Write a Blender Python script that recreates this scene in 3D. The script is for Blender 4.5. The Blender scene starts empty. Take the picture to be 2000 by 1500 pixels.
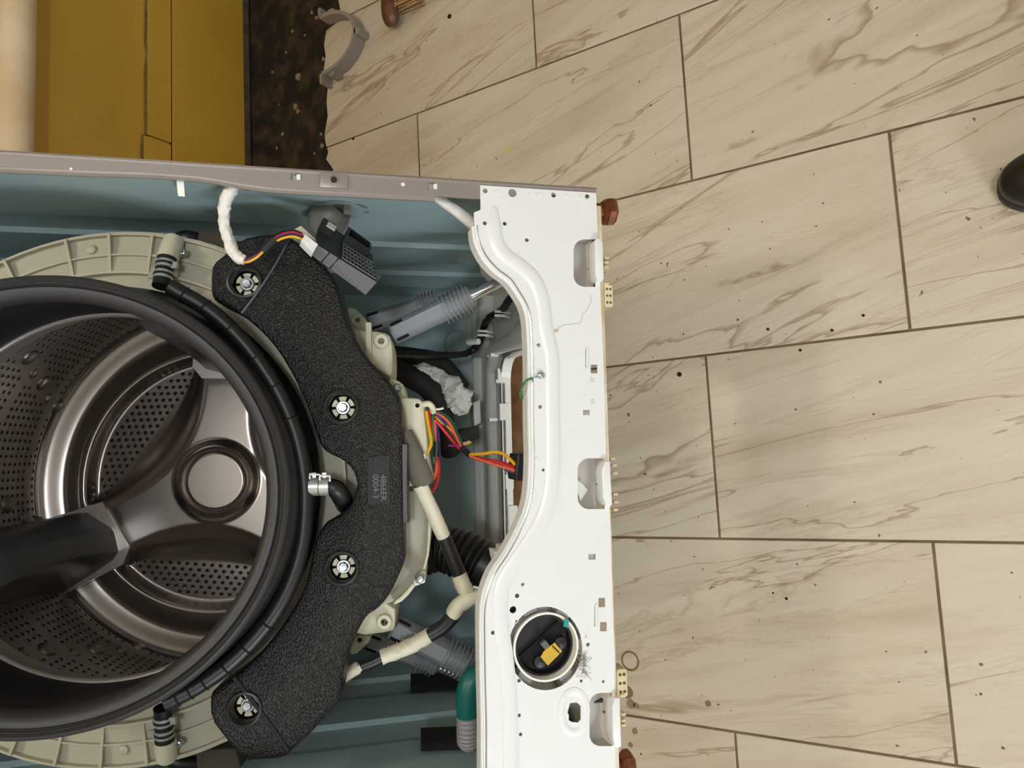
import bpy, bmesh, math, random
from mathutils import Vector as V, Matrix, noise, geometry
random.seed(7)
sc = bpy.context.scene
col = sc.collection
PI = math.pi
# ------------------------------------------------------------------ camera
F = 1450.0                                   # focal length in px of a 2000x1500 frame
H = 1.2096774                                # camera height above the tile floor
RC = [V((-0.050246, -0.839609, -0.540863)), V((-0.993471, 0.097555, -0.059148)), V((0.102425, 0.53436, -0.839029))]
CAM = V((0, 0, H))
cd = bpy.data.cameras.new('camera'); cam = bpy.data.objects.new('camera', cd); col.objects.link(cam)
m = Matrix.Identity(4)
for i in range(3):
    m[i][0] = RC[0][i]; m[i][1] = -RC[1][i]; m[i][2] = -RC[2][i]; m[i][3] = CAM[i]
cam.matrix_world = m
cd.sensor_width = 36; cd.lens = 36 * F / 2000; cd.clip_start = .02; cd.clip_end = 50
sc.camera = cam
# ------------------------------------------------------------------ light
wd = bpy.data.worlds.new('world'); sc.world = wd; wd.use_nodes = True
wd.node_tree.nodes['Background'].inputs[0].default_value = (1.0, .95, .88, 1)
wd.node_tree.nodes['Background'].inputs[1].default_value = .10
def area(name, loc, target, size, sizey, power, color):
    l = bpy.data.lights.new(name, 'AREA'); l.shape = 'RECTANGLE'; l.size = size; l.size_y = sizey
    l.energy = power; l.color = color
    o = bpy.data.objects.new(name, l); col.objects.link(o); o.location = loc
    o.rotation_euler = (V(target) - V(loc)).to_track_quat('-Z', 'Y').to_euler()
    return o
def bulb(name, loc, power, color, radius=.07):
    l = bpy.data.lights.new(name, 'POINT'); l.energy = power; l.color = color; l.shadow_soft_size = radius
    o = bpy.data.objects.new(name, l); col.objects.link(o); o.location = loc
    return o
BULBS = [((.3, .9, 2.15), 18, (1, .95, .80)), ((.0, -.5, 2.15), 31, (.88, .94, 1.0))]
for q_ in BULBS: bulb('bulb_light', *q_)
area('window_light', (-2.26, -.95, 1.2), (.1, .75, .6), 1.0, 1.0, 76, (.85, .93, 1.0))
vs = sc.view_settings
vs.view_transform = 'Standard'; vs.look = 'None'; vs.exposure = -0.07; vs.gamma = 1; vs.use_curve_mapping = False
# ------------------------------------------------------------------ picture -> place
def wdir(px, py):
    a, b = (px - 1000) / F, (py - 750) / F
    return RC[0] * a + RC[1] * b + RC[2]
def floor_at(px, py, z=0.0):
    d = wdir(px, py); return CAM + d * ((z - H) / d.z)
WALL_Y = 1.5556
def wall_at(px, py, y=WALL_Y):
    d = wdir(px, py); return CAM + d * (y / d.y)
def cdist(p): return RC[2].dot(p - CAM)
# washing machine frame: u to its right, w to its top, d into its depth
U = V((.999154, -.03948, .011474)); W = V((.018644, .683827, .729406)); D = V((.036643, .728575, -.683985))
O = V((-.01706, .736768, .857734))
WB = -.5477                                  # bottom of the cabinet (w)
HW = .33                                     # half width
CD = .66                                     # cabinet depth
def loc(v): return V((v.dot(U), v.dot(D), v.dot(W)))
OL = loc(CAM - O)
def toworld(p): return O + U * p.x + D * p.y + W * p.z
def PM(px, py, d):
    r = loc(wdir(px, py)); return OL + r * ((d - OL.y) / r.y)
def PU(px, py, u):
    r = loc(wdir(px, py)); return OL + r * ((u - OL.x) / r.x)
def PW(px, py, w):
    r = loc(wdir(px, py)); return OL + r * ((w - OL.z) / r.z)
TT, YW = -.1587, -.0188
AX = V((math.sin(YW), math.cos(TT) * math.cos(YW), math.sin(TT) * math.cos(YW)))
C0 = V((-.0005, .1146, -.0200))
E2 = (V((0, 0, 1)) - AX * AX.z).normalized(); E1 = (V((1, 0, 0)) - AX * AX.x - E2 * E2.x).normalized()
def PT(px, py, t):
    r = loc(wdir(px, py)); c = C0 + AX * t
    return OL + r * ((c - OL).dot(AX) / r.dot(AX))
def rp(p, px): return px * cdist(toworld(p)) / F        # pixel radius at a machine point
def rw(p, px): return px * cdist(p) / F
MF = (V((0, 0, 0)), V((1, 0, 0)), V((0, 0, 1)), V((0, 1, 0)))       # machine front plane frame (x=u, y=w, z=d)
TF = (C0, E1, E2, AX)                                              # tub frame
WFR = (V((0, 0, 0)), V((1, 0, 0)), V((0, 1, 0)), V((0, 0, 1)))     # world frame
def fp(fr, x, y, z): return fr[0] + fr[1] * x + fr[2] * y + fr[3] * z
def t2(p):                                     # tub-plane 2D of a machine point
    q = p - C0; return (q.dot(E1), q.dot(E2))
def m2(p): return (p.x, p.z)
# ------------------------------------------------------------------ materials
def lin(c):
    out = []
    for x in c:
        x /= 255.0
        out.append(x / 12.92 if x <= .04045 else ((x + .055) / 1.055) ** 2.4)
    return (*out, 1.0)
def mat(name, c, rough=.5, metal=0.0, c2=None, nscale=6, bump=0.0, bscale=80, spec=.5, coat=0.0, dist=.001, detail=4, contrast=(.3, .7)):
    m = bpy.data.materials.new(name); m.use_nodes = True
    nt = m.node_tree; b = nt.nodes['Principled BSDF']
    b.inputs['Base Color'].default_value = lin(c); b.inputs['Roughness'].default_value = rough
    b.inputs['Metallic'].default_value = metal; b.inputs['Specular IOR Level'].default_value = spec
    if coat: b.inputs['Coat Weight'].default_value = coat
    tc = nt.nodes.new('ShaderNodeTexCoord')
    if c2:
        n = nt.nodes.new('ShaderNodeTexNoise'); n.inputs['Scale'].default_value = nscale; n.inputs['Detail'].default_value = detail
        nt.links.new(tc.outputs['Object'], n.inputs['Vector'])
        r = nt.nodes.new('ShaderNodeValToRGB'); r.color_ramp.elements[0].color = lin(c); r.color_ramp.elements[1].color = lin(c2)
        r.color_ramp.elements[0].position = contrast[0]; r.color_ramp.elements[1].position = contrast[1]
        nt.links.new(n.outputs['Fac'], r.inputs['Fac']); nt.links.new(r.outputs['Color'], b.inputs['Base Color'])
    if bump:
        n = nt.nodes.new('ShaderNodeTexNoise'); n.inputs['Scale'].default_value = bscale; n.inputs['Detail'].default_value = 3
        nt.links.new(tc.outputs['Object'], n.inputs['Vector'])
        bp = nt.nodes.new('ShaderNodeBump'); bp.inputs['Strength'].default_value = bump; bp.inputs['Distance'].default_value = dist
        nt.links.new(n.outputs['Fac'], bp.inputs['Height']); nt.links.new(bp.outputs['Normal'], b.inputs['Normal'])
    return m
def tile_mat():
    m = bpy.data.materials.new('marbled_tile'); m.use_nodes = True; nt = m.node_tree; N = nt.nodes; L = nt.links
    b = N['Principled BSDF']; b.inputs['Roughness'].default_value = .42
    tc = N.new('ShaderNodeTexCoord'); oi = N.new('ShaderNodeObjectInfo')
    rot = N.new('ShaderNodeMapping'); rot.inputs['Rotation'].default_value = (0, 0, math.radians(-13))
    L.new(tc.outputs['Object'], rot.inputs['Vector'])
    off = N.new('ShaderNodeVectorMath'); off.operation = 'MULTIPLY_ADD'
    off.inputs[1].default_value = (1, 1, 1)
    ml = N.new('ShaderNodeVectorMath'); ml.operation = 'SCALE'; ml.inputs[0].default_value = (13.7, 9.1, 5.3)
    L.new(oi.outputs['Random'], ml.inputs['Scale']); L.new(ml.outputs[0], off.inputs[2]); L.new(rot.outputs[0], off.inputs[0])
    def stretched(sx, sy, scale, detail, rough, dist):
        mp = N.new('ShaderNodeMapping'); mp.inputs['Scale'].default_value = (sx, sy, 1); L.new(off.outputs[0], mp.inputs['Vector'])
        n = N.new('ShaderNodeTexNoise'); n.inputs['Scale'].default_value = scale; n.inputs['Detail'].default_value = detail
        n.inputs['Roughness'].default_value = rough; n.inputs['Distortion'].default_value = dist
        L.new(mp.outputs[0], n.inputs['Vector']); return n.outputs['Fac']
    def ramp(x, stops):
        r = N.new('ShaderNodeValToRGB'); e = r.color_ramp.elements
        e[0].position, e[0].color = stops[0]; e[1].position, e[1].color = stops[-1]
        for s in stops[1:-1]:
            q = e.new(s[0]); q.color = s[1]
        L.new(x, r.inputs['Fac']); return r.outputs['Color']
    def mix(a, bb, f, mode='MIX'):
        x = N.new('ShaderNodeMix'); x.data_type = 'RGBA'; x.blend_type = mode
        if isinstance(f, float): x.inputs[0].default_value = f
        else: L.new(f, x.inputs[0])
        L.new(a, x.inputs[6])
        if isinstance(bb, tuple): x.inputs[7].default_value = bb
        else: L.new(bb, x.inputs[7])
        return x.outputs[2]
    base = ramp(stretched(9, 1.3, 1.0, 6, .62, .4), [(.25, lin((188, 172, 149))), (.42, lin((203, 189, 168))), (.55, lin((210, 198, 179))), (.75, lin((202, 187, 166)))])
    k = (0, 0, 0, 1); w = (1, 1, 1, 1)
    v1 = ramp(stretched(5, .8, 1.0, 5, .55, .9), [(.488, k), (.5, w), (.504, k)])
    v2 = ramp(stretched(13, 1.6, 1.0, 6, .62, .7), [(.478, k), (.5, w), (.518, k)])
    patch = ramp(stretched(5, 1.6, 1.3, 3, .5, .2), [(.40, k), (.64, w)])
    sm = ramp(stretched(26, 3.2, 1.2, 7, .75, .5), [(.48, k), (.72, w)])
    smp = mix(sm, patch, 1.0, 'MULTIPLY')
    smf = N.new('ShaderNodeMath'); smf.operation = 'MULTIPLY'; smf.inputs[1].default_value = .8; L.new(smp, smf.inputs[0]); c = mix(base, lin((176, 157, 132)), smf.outputs[0])
    v2p = mix(v2, patch, 1.0, 'MULTIPLY')
    v2f = N.new('ShaderNodeMath'); v2f.operation = 'MULTIPLY'; v2f.inputs[1].default_value = .38; L.new(v2p, v2f.inputs[0]); c = mix(c, lin((156, 130, 100)), v2f.outputs[0])
    f1 = N.new('ShaderNodeMath'); f1.operation = 'MULTIPLY'; f1.inputs[1].default_value = .62; L.new(v1, f1.inputs[0])
    c = mix(c, lin((136, 102, 66)), f1.outputs[0])
    sp = N.new('ShaderNodeTexNoise'); sp.inputs['Scale'].default_value = 95; sp.inputs['Detail'].default_value = 1; L.new(off.outputs[0], sp.inputs['Vector'])
    spk = ramp(sp.outputs['Fac'], [(.76, k), (.79, w)])
    c = mix(c, lin((110, 92, 70)), spk)
    L.new(c, b.inputs['Base Color'])
    bp = N.new('ShaderNodeBump'); bp.inputs['Strength'].default_value = .25; bp.inputs['Distance'].default_value = .0006
    L.new(v2, bp.inputs['Height']); bp.invert = True; L.new(bp.outputs['Normal'], b.inputs['Normal'])
    return m
def leather_mat():
    m = mat('textured_black_plastic', (25, 24, 25), .30, spec=.42)
    nt = m.node_tree; N = nt.nodes; L = nt.links; b = N['Principled BSDF']
    tc = N.new('ShaderNodeTexCoord'); mp = N.new('ShaderNodeMapping'); mp.inputs['Scale'].default_value = (1, 1, 1.8)
    L.new(tc.outputs['Object'], mp.inputs['Vector'])
    vo = N.new('ShaderNodeTexVoronoi'); vo.inputs['Scale'].default_value = 430; L.new(mp.outputs[0], vo.inputs['Vector'])
    no = N.new('ShaderNodeTexNoise'); no.inputs['Scale'].default_value = 300; no.inputs['Detail'].default_value = 4; L.new(mp.outputs[0], no.inputs['Vector'])
    ad = N.new('ShaderNodeMath'); ad.operation = 'ADD'; L.new(vo.outputs['Distance'], ad.inputs[0]); L.new(no.outputs['Fac'], ad.inputs[1])
    bp = N.new('ShaderNodeBump'); bp.inputs['Strength'].default_value = .9; bp.inputs['Distance'].default_value = .0013
    L.new(ad.outputs[0], bp.inputs['Height']); L.new(bp.outputs['Normal'], b.inputs['Normal'])
    return m
MT = dict(
    tile=tile_mat(), grout=mat('dirty_grout', (128, 110, 86), .9, c2=(92, 76, 56), nscale=14),
    soil=mat('dark_bare_screed', (20, 13, 6), .85, c2=(78, 58, 32), nscale=22, bump=.8, bscale=60, dist=.006, contrast=(.45, .75)),
    dirt_and_shade=mat('brown_dirt_and_shade', (110, 74, 46), .9, c2=(160, 120, 82), nscale=22),  # mottled brown for the ring stain and the painted floor shade
    yellow=mat('yellow_gloss_paint', (212, 172, 66), .38, c2=(198, 156, 54), nscale=3, bump=.35, bscale=45, dist=.003),
    wallpl=mat('pale_plaster', (206, 202, 192), .8), ceil=mat('ceiling_white', (218, 216, 210), .8),
    seam=mat('old_caulk', (130, 100, 66), .85, c2=(96, 72, 44), nscale=60), crack=mat('dark_gap', (24, 18, 8), .9),
    rawedge=mat('raw_board_edge', (104, 92, 76), .9, c2=(70, 58, 44), nscale=40),
    pipe=mat('aged_cream_pipe', (242, 226, 198), .4, c2=(224, 198, 160), nscale=7),
    taupe=mat('taupe_enamel', (150, 140, 135), .34, metal=.25), lip=mat('bright_steel_edge', (200, 198, 196), .25, metal=.9),
    blue=mat('pale_blue_enamel', (160, 184, 188), .3, bump=.05, bscale=8),
    white=mat('white_enamel', (232, 232, 232), .28), whitep=mat('white_plastic', (238, 236, 228), .38),
    whitein=mat('grey_white_plastic', (200, 198, 194), .45), strip=mat('insulation_strip', (128, 124, 118), .9, c2=(100, 96, 92), nscale=80),
    cream=mat('cream_tub_plastic', (184, 178, 157), .42), creamlt=mat('pale_cream_plastic', (218, 211, 184), .4),
    creamtape=mat('cream_cloth_tape', (230, 220, 196), .55, bump=.3, bscale=60), whitetape=mat('white_wrap_tape', (232, 226, 220), .45, bump=.9, bscale=70, dist=.003),
    clip=mat('yellowed_plastic', (226, 212, 178), .6, c2=(196, 176, 130), nscale=40), stripbeige=mat('stained_beige_edge', (226, 214, 196), .5, c2=(196, 168, 120), nscale=25),
    weight=leather_mat(), blacksm=mat('smooth_black_plastic', (30, 29, 31), .4), black=mat('black_rubber', (22, 22, 23), .42),
    gasket=mat('grey_black_rubber', (50, 48, 50), .5), darkrub=mat('dark_rubber', (32, 31, 32), .7), foamblack=mat('black_foam', (16, 16, 17), .95),
    foam=mat('grey_brown_foam', (108, 102, 90), .95, bump=.5, bscale=300, dist=.001), foamdk=mat('dark_taupe_foam', (72, 66, 56), .95, bump=.4, bscale=250),
    steel=mat('drum_stainless', (190, 182, 176), .36, metal=.82), steelbk=mat('pressed_stainless', (164, 156, 151), .27, metal=1.0), hole=mat('perforation_dark', (6, 6, 6), .9),
    chrome=mat('polished_steel', (205, 205, 208), .14, metal=1.0), zinc=mat('zinc_plated', (196, 204, 208), .22, metal=.85), clampm=mat('galvanised_band', (206, 206, 202), .35, metal=.7),
    damper=mat('grey_damper_plastic', (132, 135, 138), .42), lifter=mat('charcoal_lifter_plastic', (84, 84, 84), .28), module=mat('matte_grey_black', (96, 95, 98), .45),
    greyrub=mat('dark_grey_rubber', (122, 119, 116), .42), teal=mat('teal_hose', (18, 98, 90), .42), greyhose=mat('grey_corrugated', (142, 138, 140), .45),
    rust=mat('rusty_copper', (150, 84, 54), .42, metal=.45, c2=(92, 54, 24), nscale=90), wood=mat('dark_wood', (70, 40, 28), .35, c2=(120, 80, 56), nscale=30),
    bristle=mat('straw_bristle', (196, 164, 112), .8, c2=(150, 110, 66), nscale=60), greypl=mat('grey_clamp_plastic', (150, 142, 136), .4),
    shoe=mat('black_leather', (24, 23, 23), .38, bump=.2, bscale=120), sole=mat('black_rubber_sole', (18, 18, 18), .6), mesh=mat('black_mesh_fabric', (20, 20, 20), .85, bump=.5, bscale=500),
    red=mat('red_wire', (196, 30, 38), .4), yel=mat('yellow_wire', (232, 176, 30), .4), blu=mat('blue_wire', (48, 46, 128), .4), grn=mat('green_wire', (24, 92, 62), .4),
    org=mat('orange_wire', (226, 104, 72), .4), blk=mat('black_wire', (24, 24, 26), .4), gy=mat('green_yellow_wire', (66, 122, 66), .4), purple=mat('purple_wire', (150, 40, 110), .4),
    label=mat('yellow_label', (204, 164, 44), .5), ink=mat('black_print', (20, 18, 14), .7), tealmark=mat('teal_paint_mark', (30, 150, 140), .5), plaster=mat('plaster_crumb', (150, 128, 94), .9),
    bag=mat('translucent_white_film', (226, 224, 220), .3, spec=.5), lint=mat('grey_lint', (150, 138, 128), .95), charcoalpl=mat('charcoal_plastic', (40, 40, 42), .5), scratch=mat('grey_scratch', (188, 180, 168), .6), smear=mat('brown_smear', (158, 140, 114), .7, c2=(120, 100, 76), nscale=40), lamp=None)  # charcoal plastic serves the snap pins and the pump housing
lm = bpy.data.materials.new('lamp_diffuser'); lm.use_nodes = True
lm.node_tree.nodes['Principled BSDF'].inputs['Emission Color'].default_value = (1, .9, .75, 1); lm.node_tree.nodes['Principled BSDF'].inputs['Emission Strength'].default_value = 8
MT['lamp'] = lm
# ------------------------------------------------------------------ mesh helpers
def cr(pts, n=6, closed=False):
    out = []; k = len(pts)
    if k < 3 and not closed: return [V(p) for p in pts]
    rng = range(k if closed else k - 1)
    for i in rng:
        if closed: a, b, c, d = pts[i - 1], pts[i], pts[(i + 1) % k], pts[(i + 2) % k]
        else: a, b, c, d = pts[max(i - 1, 0)], pts[i], pts[i + 1], pts[min(i + 2, k - 1)]
        for j in range(n):
            t = j / n
            out.append(.5 * ((2 * b) + (c - a) * t + (2 * a - 5 * b + 4 * c - d) * t * t + (3 * b - a - 3 * c + d) * t ** 3))
    if not closed: out.append(V(pts[-1]))
    return out
def lerpl(l, t):
    x = t * (len(l) - 1); i = min(int(x), len(l) - 2); return l[i] + (l[i + 1] - l[i]) * (x - i)
class MB:
    def __init__(s): s.v = []; s.f = []; s.mi = []; s.cur = 0
    def add(s, vs, fs):
        o = len(s.v); s.v += [V(x) for x in vs]
        for f in fs: s.f.append([o + i for i in f]); s.mi.append(s.cur)
    def ring_loft(s, rings, cap0=True, cap1=True, closed=True):
        n = len(rings[0]); vs = [p for r in rings for p in r]; fs = []
        for i in range(len(rings) - 1):
            for j in range(n if closed else n - 1):
                k = (j + 1) % n; fs.append([i * n + j, i * n + k, (i + 1) * n + k, (i + 1) * n + j])
        if cap0 and closed: fs.append(list(range(n))[::-1])
        if cap1 and closed: fs.append([(len(rings) - 1) * n + j for j in range(n)])
        s.add(vs, fs)
    def tube(s, path, r, seg=12, sub=6, rad=None, flat=1.0, caps=True, closed=False, rough=0.0):
        pts = cr(path, sub, closed); n = len(pts); rings = []; up = None
        for i, p in enumerate(pts):
            t = (pts[(i + 1) % n] - pts[i - 1]) if closed else (pts[min(i + 1, n - 1)] - pts[max(i - 1, 0)])
            t.normalize()
            if up is None:
                up = V((.3, -1, .2)) ; up = (up - t * up.dot(t)).normalized()
            else: up = (up - t * up.dot(t)).normalized()
            sd = t.cross(up)
            rr = lerpl(r, i / (n - 1)) if isinstance(r, (list, tuple)) else r
            if rad: rr *= rad(i / (n - 1))
            ring = []
            for j in range(seg):
                a = 2 * PI * j / seg; q = rr
                if rough: q *= 1 + rough * (noise.noise(p * 60 + V((math.cos(a), math.sin(a), i * .3)) * 1.3) + .5 * noise.noise(p * 150 + V((math.cos(a), math.sin(a), i * .5)) * 3.1))
                ring.append(p + up * (math.cos(a) * q * flat) + sd * (math.sin(a) * q))
            rings.append(ring)
        if closed: rings.append(rings[0]); s.ring_loft(rings, False, False)
        else: s.ring_loft(rings, caps, caps)
    def box(s, c, ax, ay, az):            # centre and three half vectors
        vs = [c + ax * i + ay * j + az * k for i in (-1, 1) for j in (-1, 1) for k in (-1, 1)]
        s.add(vs, [[0, 1, 3, 2], [4, 6, 7, 5], [0, 4, 5, 1], [2, 3, 7, 6], [0, 2, 6, 4], [1, 5, 7, 3]])
    def hexa(s, q): s.add(q, [[0, 1, 2, 3], [7, 6, 5, 4], [0, 4, 5, 1], [1, 5, 6, 2], [2, 6, 7, 3], [3, 7, 4, 0]])
    def prism(s, poly, fr, z0, z1, holes=(), bevel=0.0):
        A = sum(poly[i][0] * poly[(i + 1) % len(poly)][1] - poly[(i + 1) % len(poly)][0] * poly[i][1] for i in range(len(poly)))
        if A < 0: poly = poly[::-1]
        hs = [list(h) for h in holes]
        def inset(pl, b):
            out = []; n = len(pl)
            for i in range(n):
                p0, p1, p2 = V((*pl[i - 1], 0)), V((*pl[i], 0)), V((*pl[(i + 1) % n], 0))
                e1 = (p1 - p0); e2 = (p2 - p1)
                if e1.length < 1e-9 or e2.length < 1e-9: out.append(tuple(pl[i])); continue
                n1 = V((-e1.y, e1.x, 0)).normalized(); n2 = V((-e2.y, e2.x, 0)).normalized(); nn = n1 + n2
                if nn.length < 1e-6: out.append(tuple(pl[i])); continue
                nn.normalize(); k = b / max(.5, nn.dot(n1)); out.append((pl[i][0] + nn.x * k, pl[i][1] + nn.y * k))
            return out
        sg = 1 if z1 > z0 else -1
        loops = [(poly, z0, z1, bevel)] + [(h, z0, z1, 0) for h in hs]
        front = inset(poly, bevel) if bevel else poly
        cap0 = [front] + hs; cap1 = [poly] + hs
        for cap, z, rev in ((cap0, z0, True), (cap1, z1, False)):
            tri = geometry.tessellate_polygon([[V((x, y, 0)) for x, y in l] for l in cap])
            flatp = [p for l in cap for p in l]
            s.add([fp(fr, x, y, z) for x, y in flatp], [list(t)[::-1] if rev else list(t) for t in tri])
        if bevel:
            mid = inset(poly, bevel * .3)
            s.ring_loft([[fp(fr, x, y, z0) for x, y in front], [fp(fr, x, y, z0 + sg * bevel * .3) for x, y in mid], [fp(fr, x, y, z0 + sg * bevel) for x, y in poly], [fp(fr, x, y, z1) for x, y in poly]], False, False)
        else: s.ring_loft([[fp(fr, x, y, z0) for x, y in poly], [fp(fr, x, y, z1) for x, y in poly]], False, False)
        for h in hs: s.ring_loft([[fp(fr, x, y, z0) for x, y in h], [fp(fr, x, y, z1) for x, y in h]], False, False)
    def lathe(s, prof, fr, seg=48, a0=0.0, a1=2 * PI, cap=False):
        full = abs(a1 - a0 - 2 * PI) < 1e-6; n = seg if full else seg + 1
        rings = []
        for r, z in prof:
            rings.append([fp(fr, r * math.sin(a0 + (a1 - a0) * j / seg), r * math.cos(a0 + (a1 - a0) * j / seg), z) for j in range(n)])
        s.ring_loft(rings, cap, cap, full)
    def merge(s):
        return s
    def data(s, name, mats, smooth=False, off=V((0, 0, 0)), ang=35, weld=True):
        me = bpy.data.meshes.new(name)
        me.from_pydata([tuple(p - off) for p in s.v], [], s.f)
        if not isinstance(mats, (list, tuple)): mats = [mats]
        for q in mats: me.materials.append(q)
        for p, i in zip(me.polygons, s.mi): p.material_index = i
        bm = bmesh.new(); bm.from_mesh(me)
        if weld: bmesh.ops.remove_doubles(bm, verts=bm.verts, dist=1e-6)
        bmesh.ops.recalc_face_normals(bm, faces=bm.faces); bm.to_mesh(me); bm.free()
        if smooth:
            for p in me.polygons: p.use_smooth = True
            me.set_sharp_from_angle(angle=math.radians(ang))
        return me
def link(name, me, parent=None, **kw):
    o = bpy.data.objects.new(name, me); col.objects.link(o)
    if parent: o.parent = parent
    for k, v in kw.items(): o[k] = v
    return o
def circ(cx, cy, r, n=14, ry=None): return [(cx + r * math.cos(2 * PI * i / n), cy + (ry or r) * math.sin(2 * PI * i / n)) for i in range(n)]
def rrect(x0, y0, x1, y1, r, n=4):
    out = []
    for cx, cy, a in ((x1 - r, y1 - r, 0), (x0 + r, y1 - r, 90), (x0 + r, y0 + r, 180), (x1 - r, y0 + r, 270)):
        for i in range(n + 1):
            t = math.radians(a + 90 * i / n); out.append((cx + r * math.cos(t), cy + r * math.sin(t)))
    return out
def chaikin(p, k=1):
    for _ in range(k):
        q = []
        for i in range(len(p)):
            a, b = p[i], p[(i + 1) % len(p)]
            q += [(a[0] * .75 + b[0] * .25, a[1] * .75 + b[1] * .25), (a[0] * .25 + b[0] * .75, a[1] * .25 + b[1] * .75)]
        p = q
    return p
def text_mesh(s, size, depth):
    cu = bpy.data.curves.new('lettering', 'FONT'); cu.body = s; cu.size = size; cu.extrude = depth; cu.align_x = 'LEFT'
    o = bpy.data.objects.new('lettering', cu); col.objects.link(o); bpy.context.view_layer.update()
    me = bpy.data.meshes.new_from_object(o.evaluated_get(bpy.context.evaluated_depsgraph_get()))
    bpy.data.objects.remove(o); return me
def sstep(a, b, x):
    t = max(0.0, min(1.0, (x - a) / (b - a))); return t * t * (3 - 2 * t)
# ================================================================== THE ROOM
XA, TW, TL = .1585, .3015, .594                # tile lattice: a joint line at x=XA, tile width, tile length
rag_px = [(700, -260), (668, -180), (652, -120), (668, -60), (661, 0), (665, 22), (655, 45), (637, 60), (633, 88), (636, 110), (632, 140), (641, 157), (638, 200), (640, 227), (634, 262), (636, 280), (641, 297), (637, 311), (651, 331), (640, 360), (648, 400), (636, 430)]
rag = [floor_at(*p) for p in rag_px]; rag = sorted([(p.x, p.y) for p in rag])
rnd = random.Random(3)
x = rag[0][0]
while x > -2.4: x -= .06 + rnd.random() * .06; rag.insert(0, (x, 1.25 + rnd.uniform(-.012, .012)))
x = rag[-1][0]
while x < 3.1: x += .06 + rnd.random() * .06; rag.append((x, 1.25 + rnd.uniform(-.015, .015)))
def ragy(x):
    for i in range(len(rag) - 1):
        if rag[i][0] <= x <= rag[i + 1][0]:
            a, b = rag[i], rag[i + 1]; return a[1] + (b[1] - a[1]) * (x - a[0]) / max(1e-9, b[0] - a[0])
    return 1.25
XL, XR, YF, ZC = -2.3, 2.9, -2.2, 2.45
b = MB(); b.box(V(((XL + XR) / 2, (YF + WALL_Y) / 2, -.06)), V(((XR - XL) / 2 + .1, 0, 0)), V((0, (WALL_Y - YF) / 2 + .1, 0)), V((0, 0, .048)))
floor = link('floor', b.data('floor', MT['soil']), kind='structure')
# grout bed under the tiles
b = MB(); pl = [(XL, YF), (XR, YF), (XR, ragy(XR - .01) - .006)] + [(x, y - .006) for x, y in reversed(rag) if XL < x < XR] + [(XL, ragy(XL + .01) - .006)]
b.prism(pl, WFR, -.0012, -.0119)
link('grout_bed', b.data('grout_bed', MT['grout']), floor)
# tiles, one object each
GAP = .0018
full = MB(); full.prism([(-TW / 2 + GAP, -TL / 2 + GAP), (TW / 2 - GAP, -TL / 2 + GAP), (TW / 2 - GAP, TL / 2 - GAP), (-TW / 2 + GAP, TL / 2 - GAP)], WFR, 0, -.0115, bevel=.0012)
full_me = full.data('tile', MT['tile'])
k0 = int(math.floor((XL - XA) / TW)); k1 = int(math.ceil((XR - XA) / TW))
for k in range(k0, k1):
    xa = XA + k * TW; xc = xa + TW / 2
    y0 = .386 if k % 2 == 1 or k == -1 else .083
    y0 = .386 if k in (1, -1, -3, 3, -5, 5, 7, -7) else .083
    n = -6
    for n in range(-6, 3):
        ya = y0 + n * TL; yb = ya + TL
        if yb < YF + .1 or ya > 1.3: continue
        if xa < XL or xa + TW > XR: continue
        rymin = min(ragy(xa), ragy(xa + TW), *[y for x, y in rag if xa < x < xa + TW] or [1.25])
        if yb < rymin:
            o = link('tile', full_me, floor); o.location = (xc, (ya + yb) / 2, 0)
        elif ya < rymin - .03:
            yc = (ya + yb) / 2
            top = [(xa + GAP, ragy(xa + GAP))] + [(x, y) for x, y in rag if xa + GAP < x < xa + TW - GAP] + [(xa + TW - GAP, ragy(xa + TW - GAP))]
            poly = [(xa + GAP - xc, ya + GAP - yc), (xa + TW - GAP - xc, ya + GAP - yc)] + [(x - xc, min(y, yb - GAP) - yc) for x, y in reversed(top)]
            b = MB(); b.prism(poly, WFR, 0, -.0115)
            o = link('tile', b.data('tile', MT['tile']), floor); o.location = (xc, yc, 0)
# brown patch: shade and dirt of the floor under the machine, painted in
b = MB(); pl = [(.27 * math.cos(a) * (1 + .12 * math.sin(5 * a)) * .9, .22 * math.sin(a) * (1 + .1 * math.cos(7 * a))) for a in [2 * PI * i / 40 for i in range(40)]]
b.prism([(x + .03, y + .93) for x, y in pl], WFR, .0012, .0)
link('shaded_dirt_patch', b.data('shaded_dirt_patch', MT['dirt_and_shade']), floor)
# ring mark and dark spots on the tiles
def spot(px, py, rpx, n=9, material='dirt_and_shade', rr=0):
    c = floor_at(px, py); r = rw(c, rpx)
    bb = MB(); bb.prism([(c.x + r * (1 + .25 * math.sin(3 * i + rr)) * math.cos(2 * PI * i / n), c.y + r * math.sin(2 * PI * i / n)) for i in range(n)], WFR, .0006, .0001)
    return link('stain', bb.data('stain', MT[material]), floor)
for q in ((878, 32, 5), (1327, 731, 5), (1625, 645, 3), (1686, 616, 3), (1500, 643, 3), (1563, 684, 3), (1536, 1169, 3), (1510, 1158, 2), (690, 271, 3)): spot(*q, material='crack')
for q in ((1226, 1352, 12), (1243, 1378, 6), (1232, 1375, 9), (1383, 1374, 6), (1240, 1428, 6), (1232, 1455, 5)): spot(*q, rr=q[0], material='smear')
c = floor_at(1231, 1291); r = rw(c, 18)
b = MB(); b.lathe([(r * .86, .0004), (r * .9, .001), (r, .001), (r * 1.06, .0004)], (V((c.x, c.y, 0)), V((1, 0, 0)), V((0, 1, 0)), V((0, 0, 1))), 36)
link('ring_stain', b.data('ring_stain', MT['dirt_and_shade']), floor)
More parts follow.
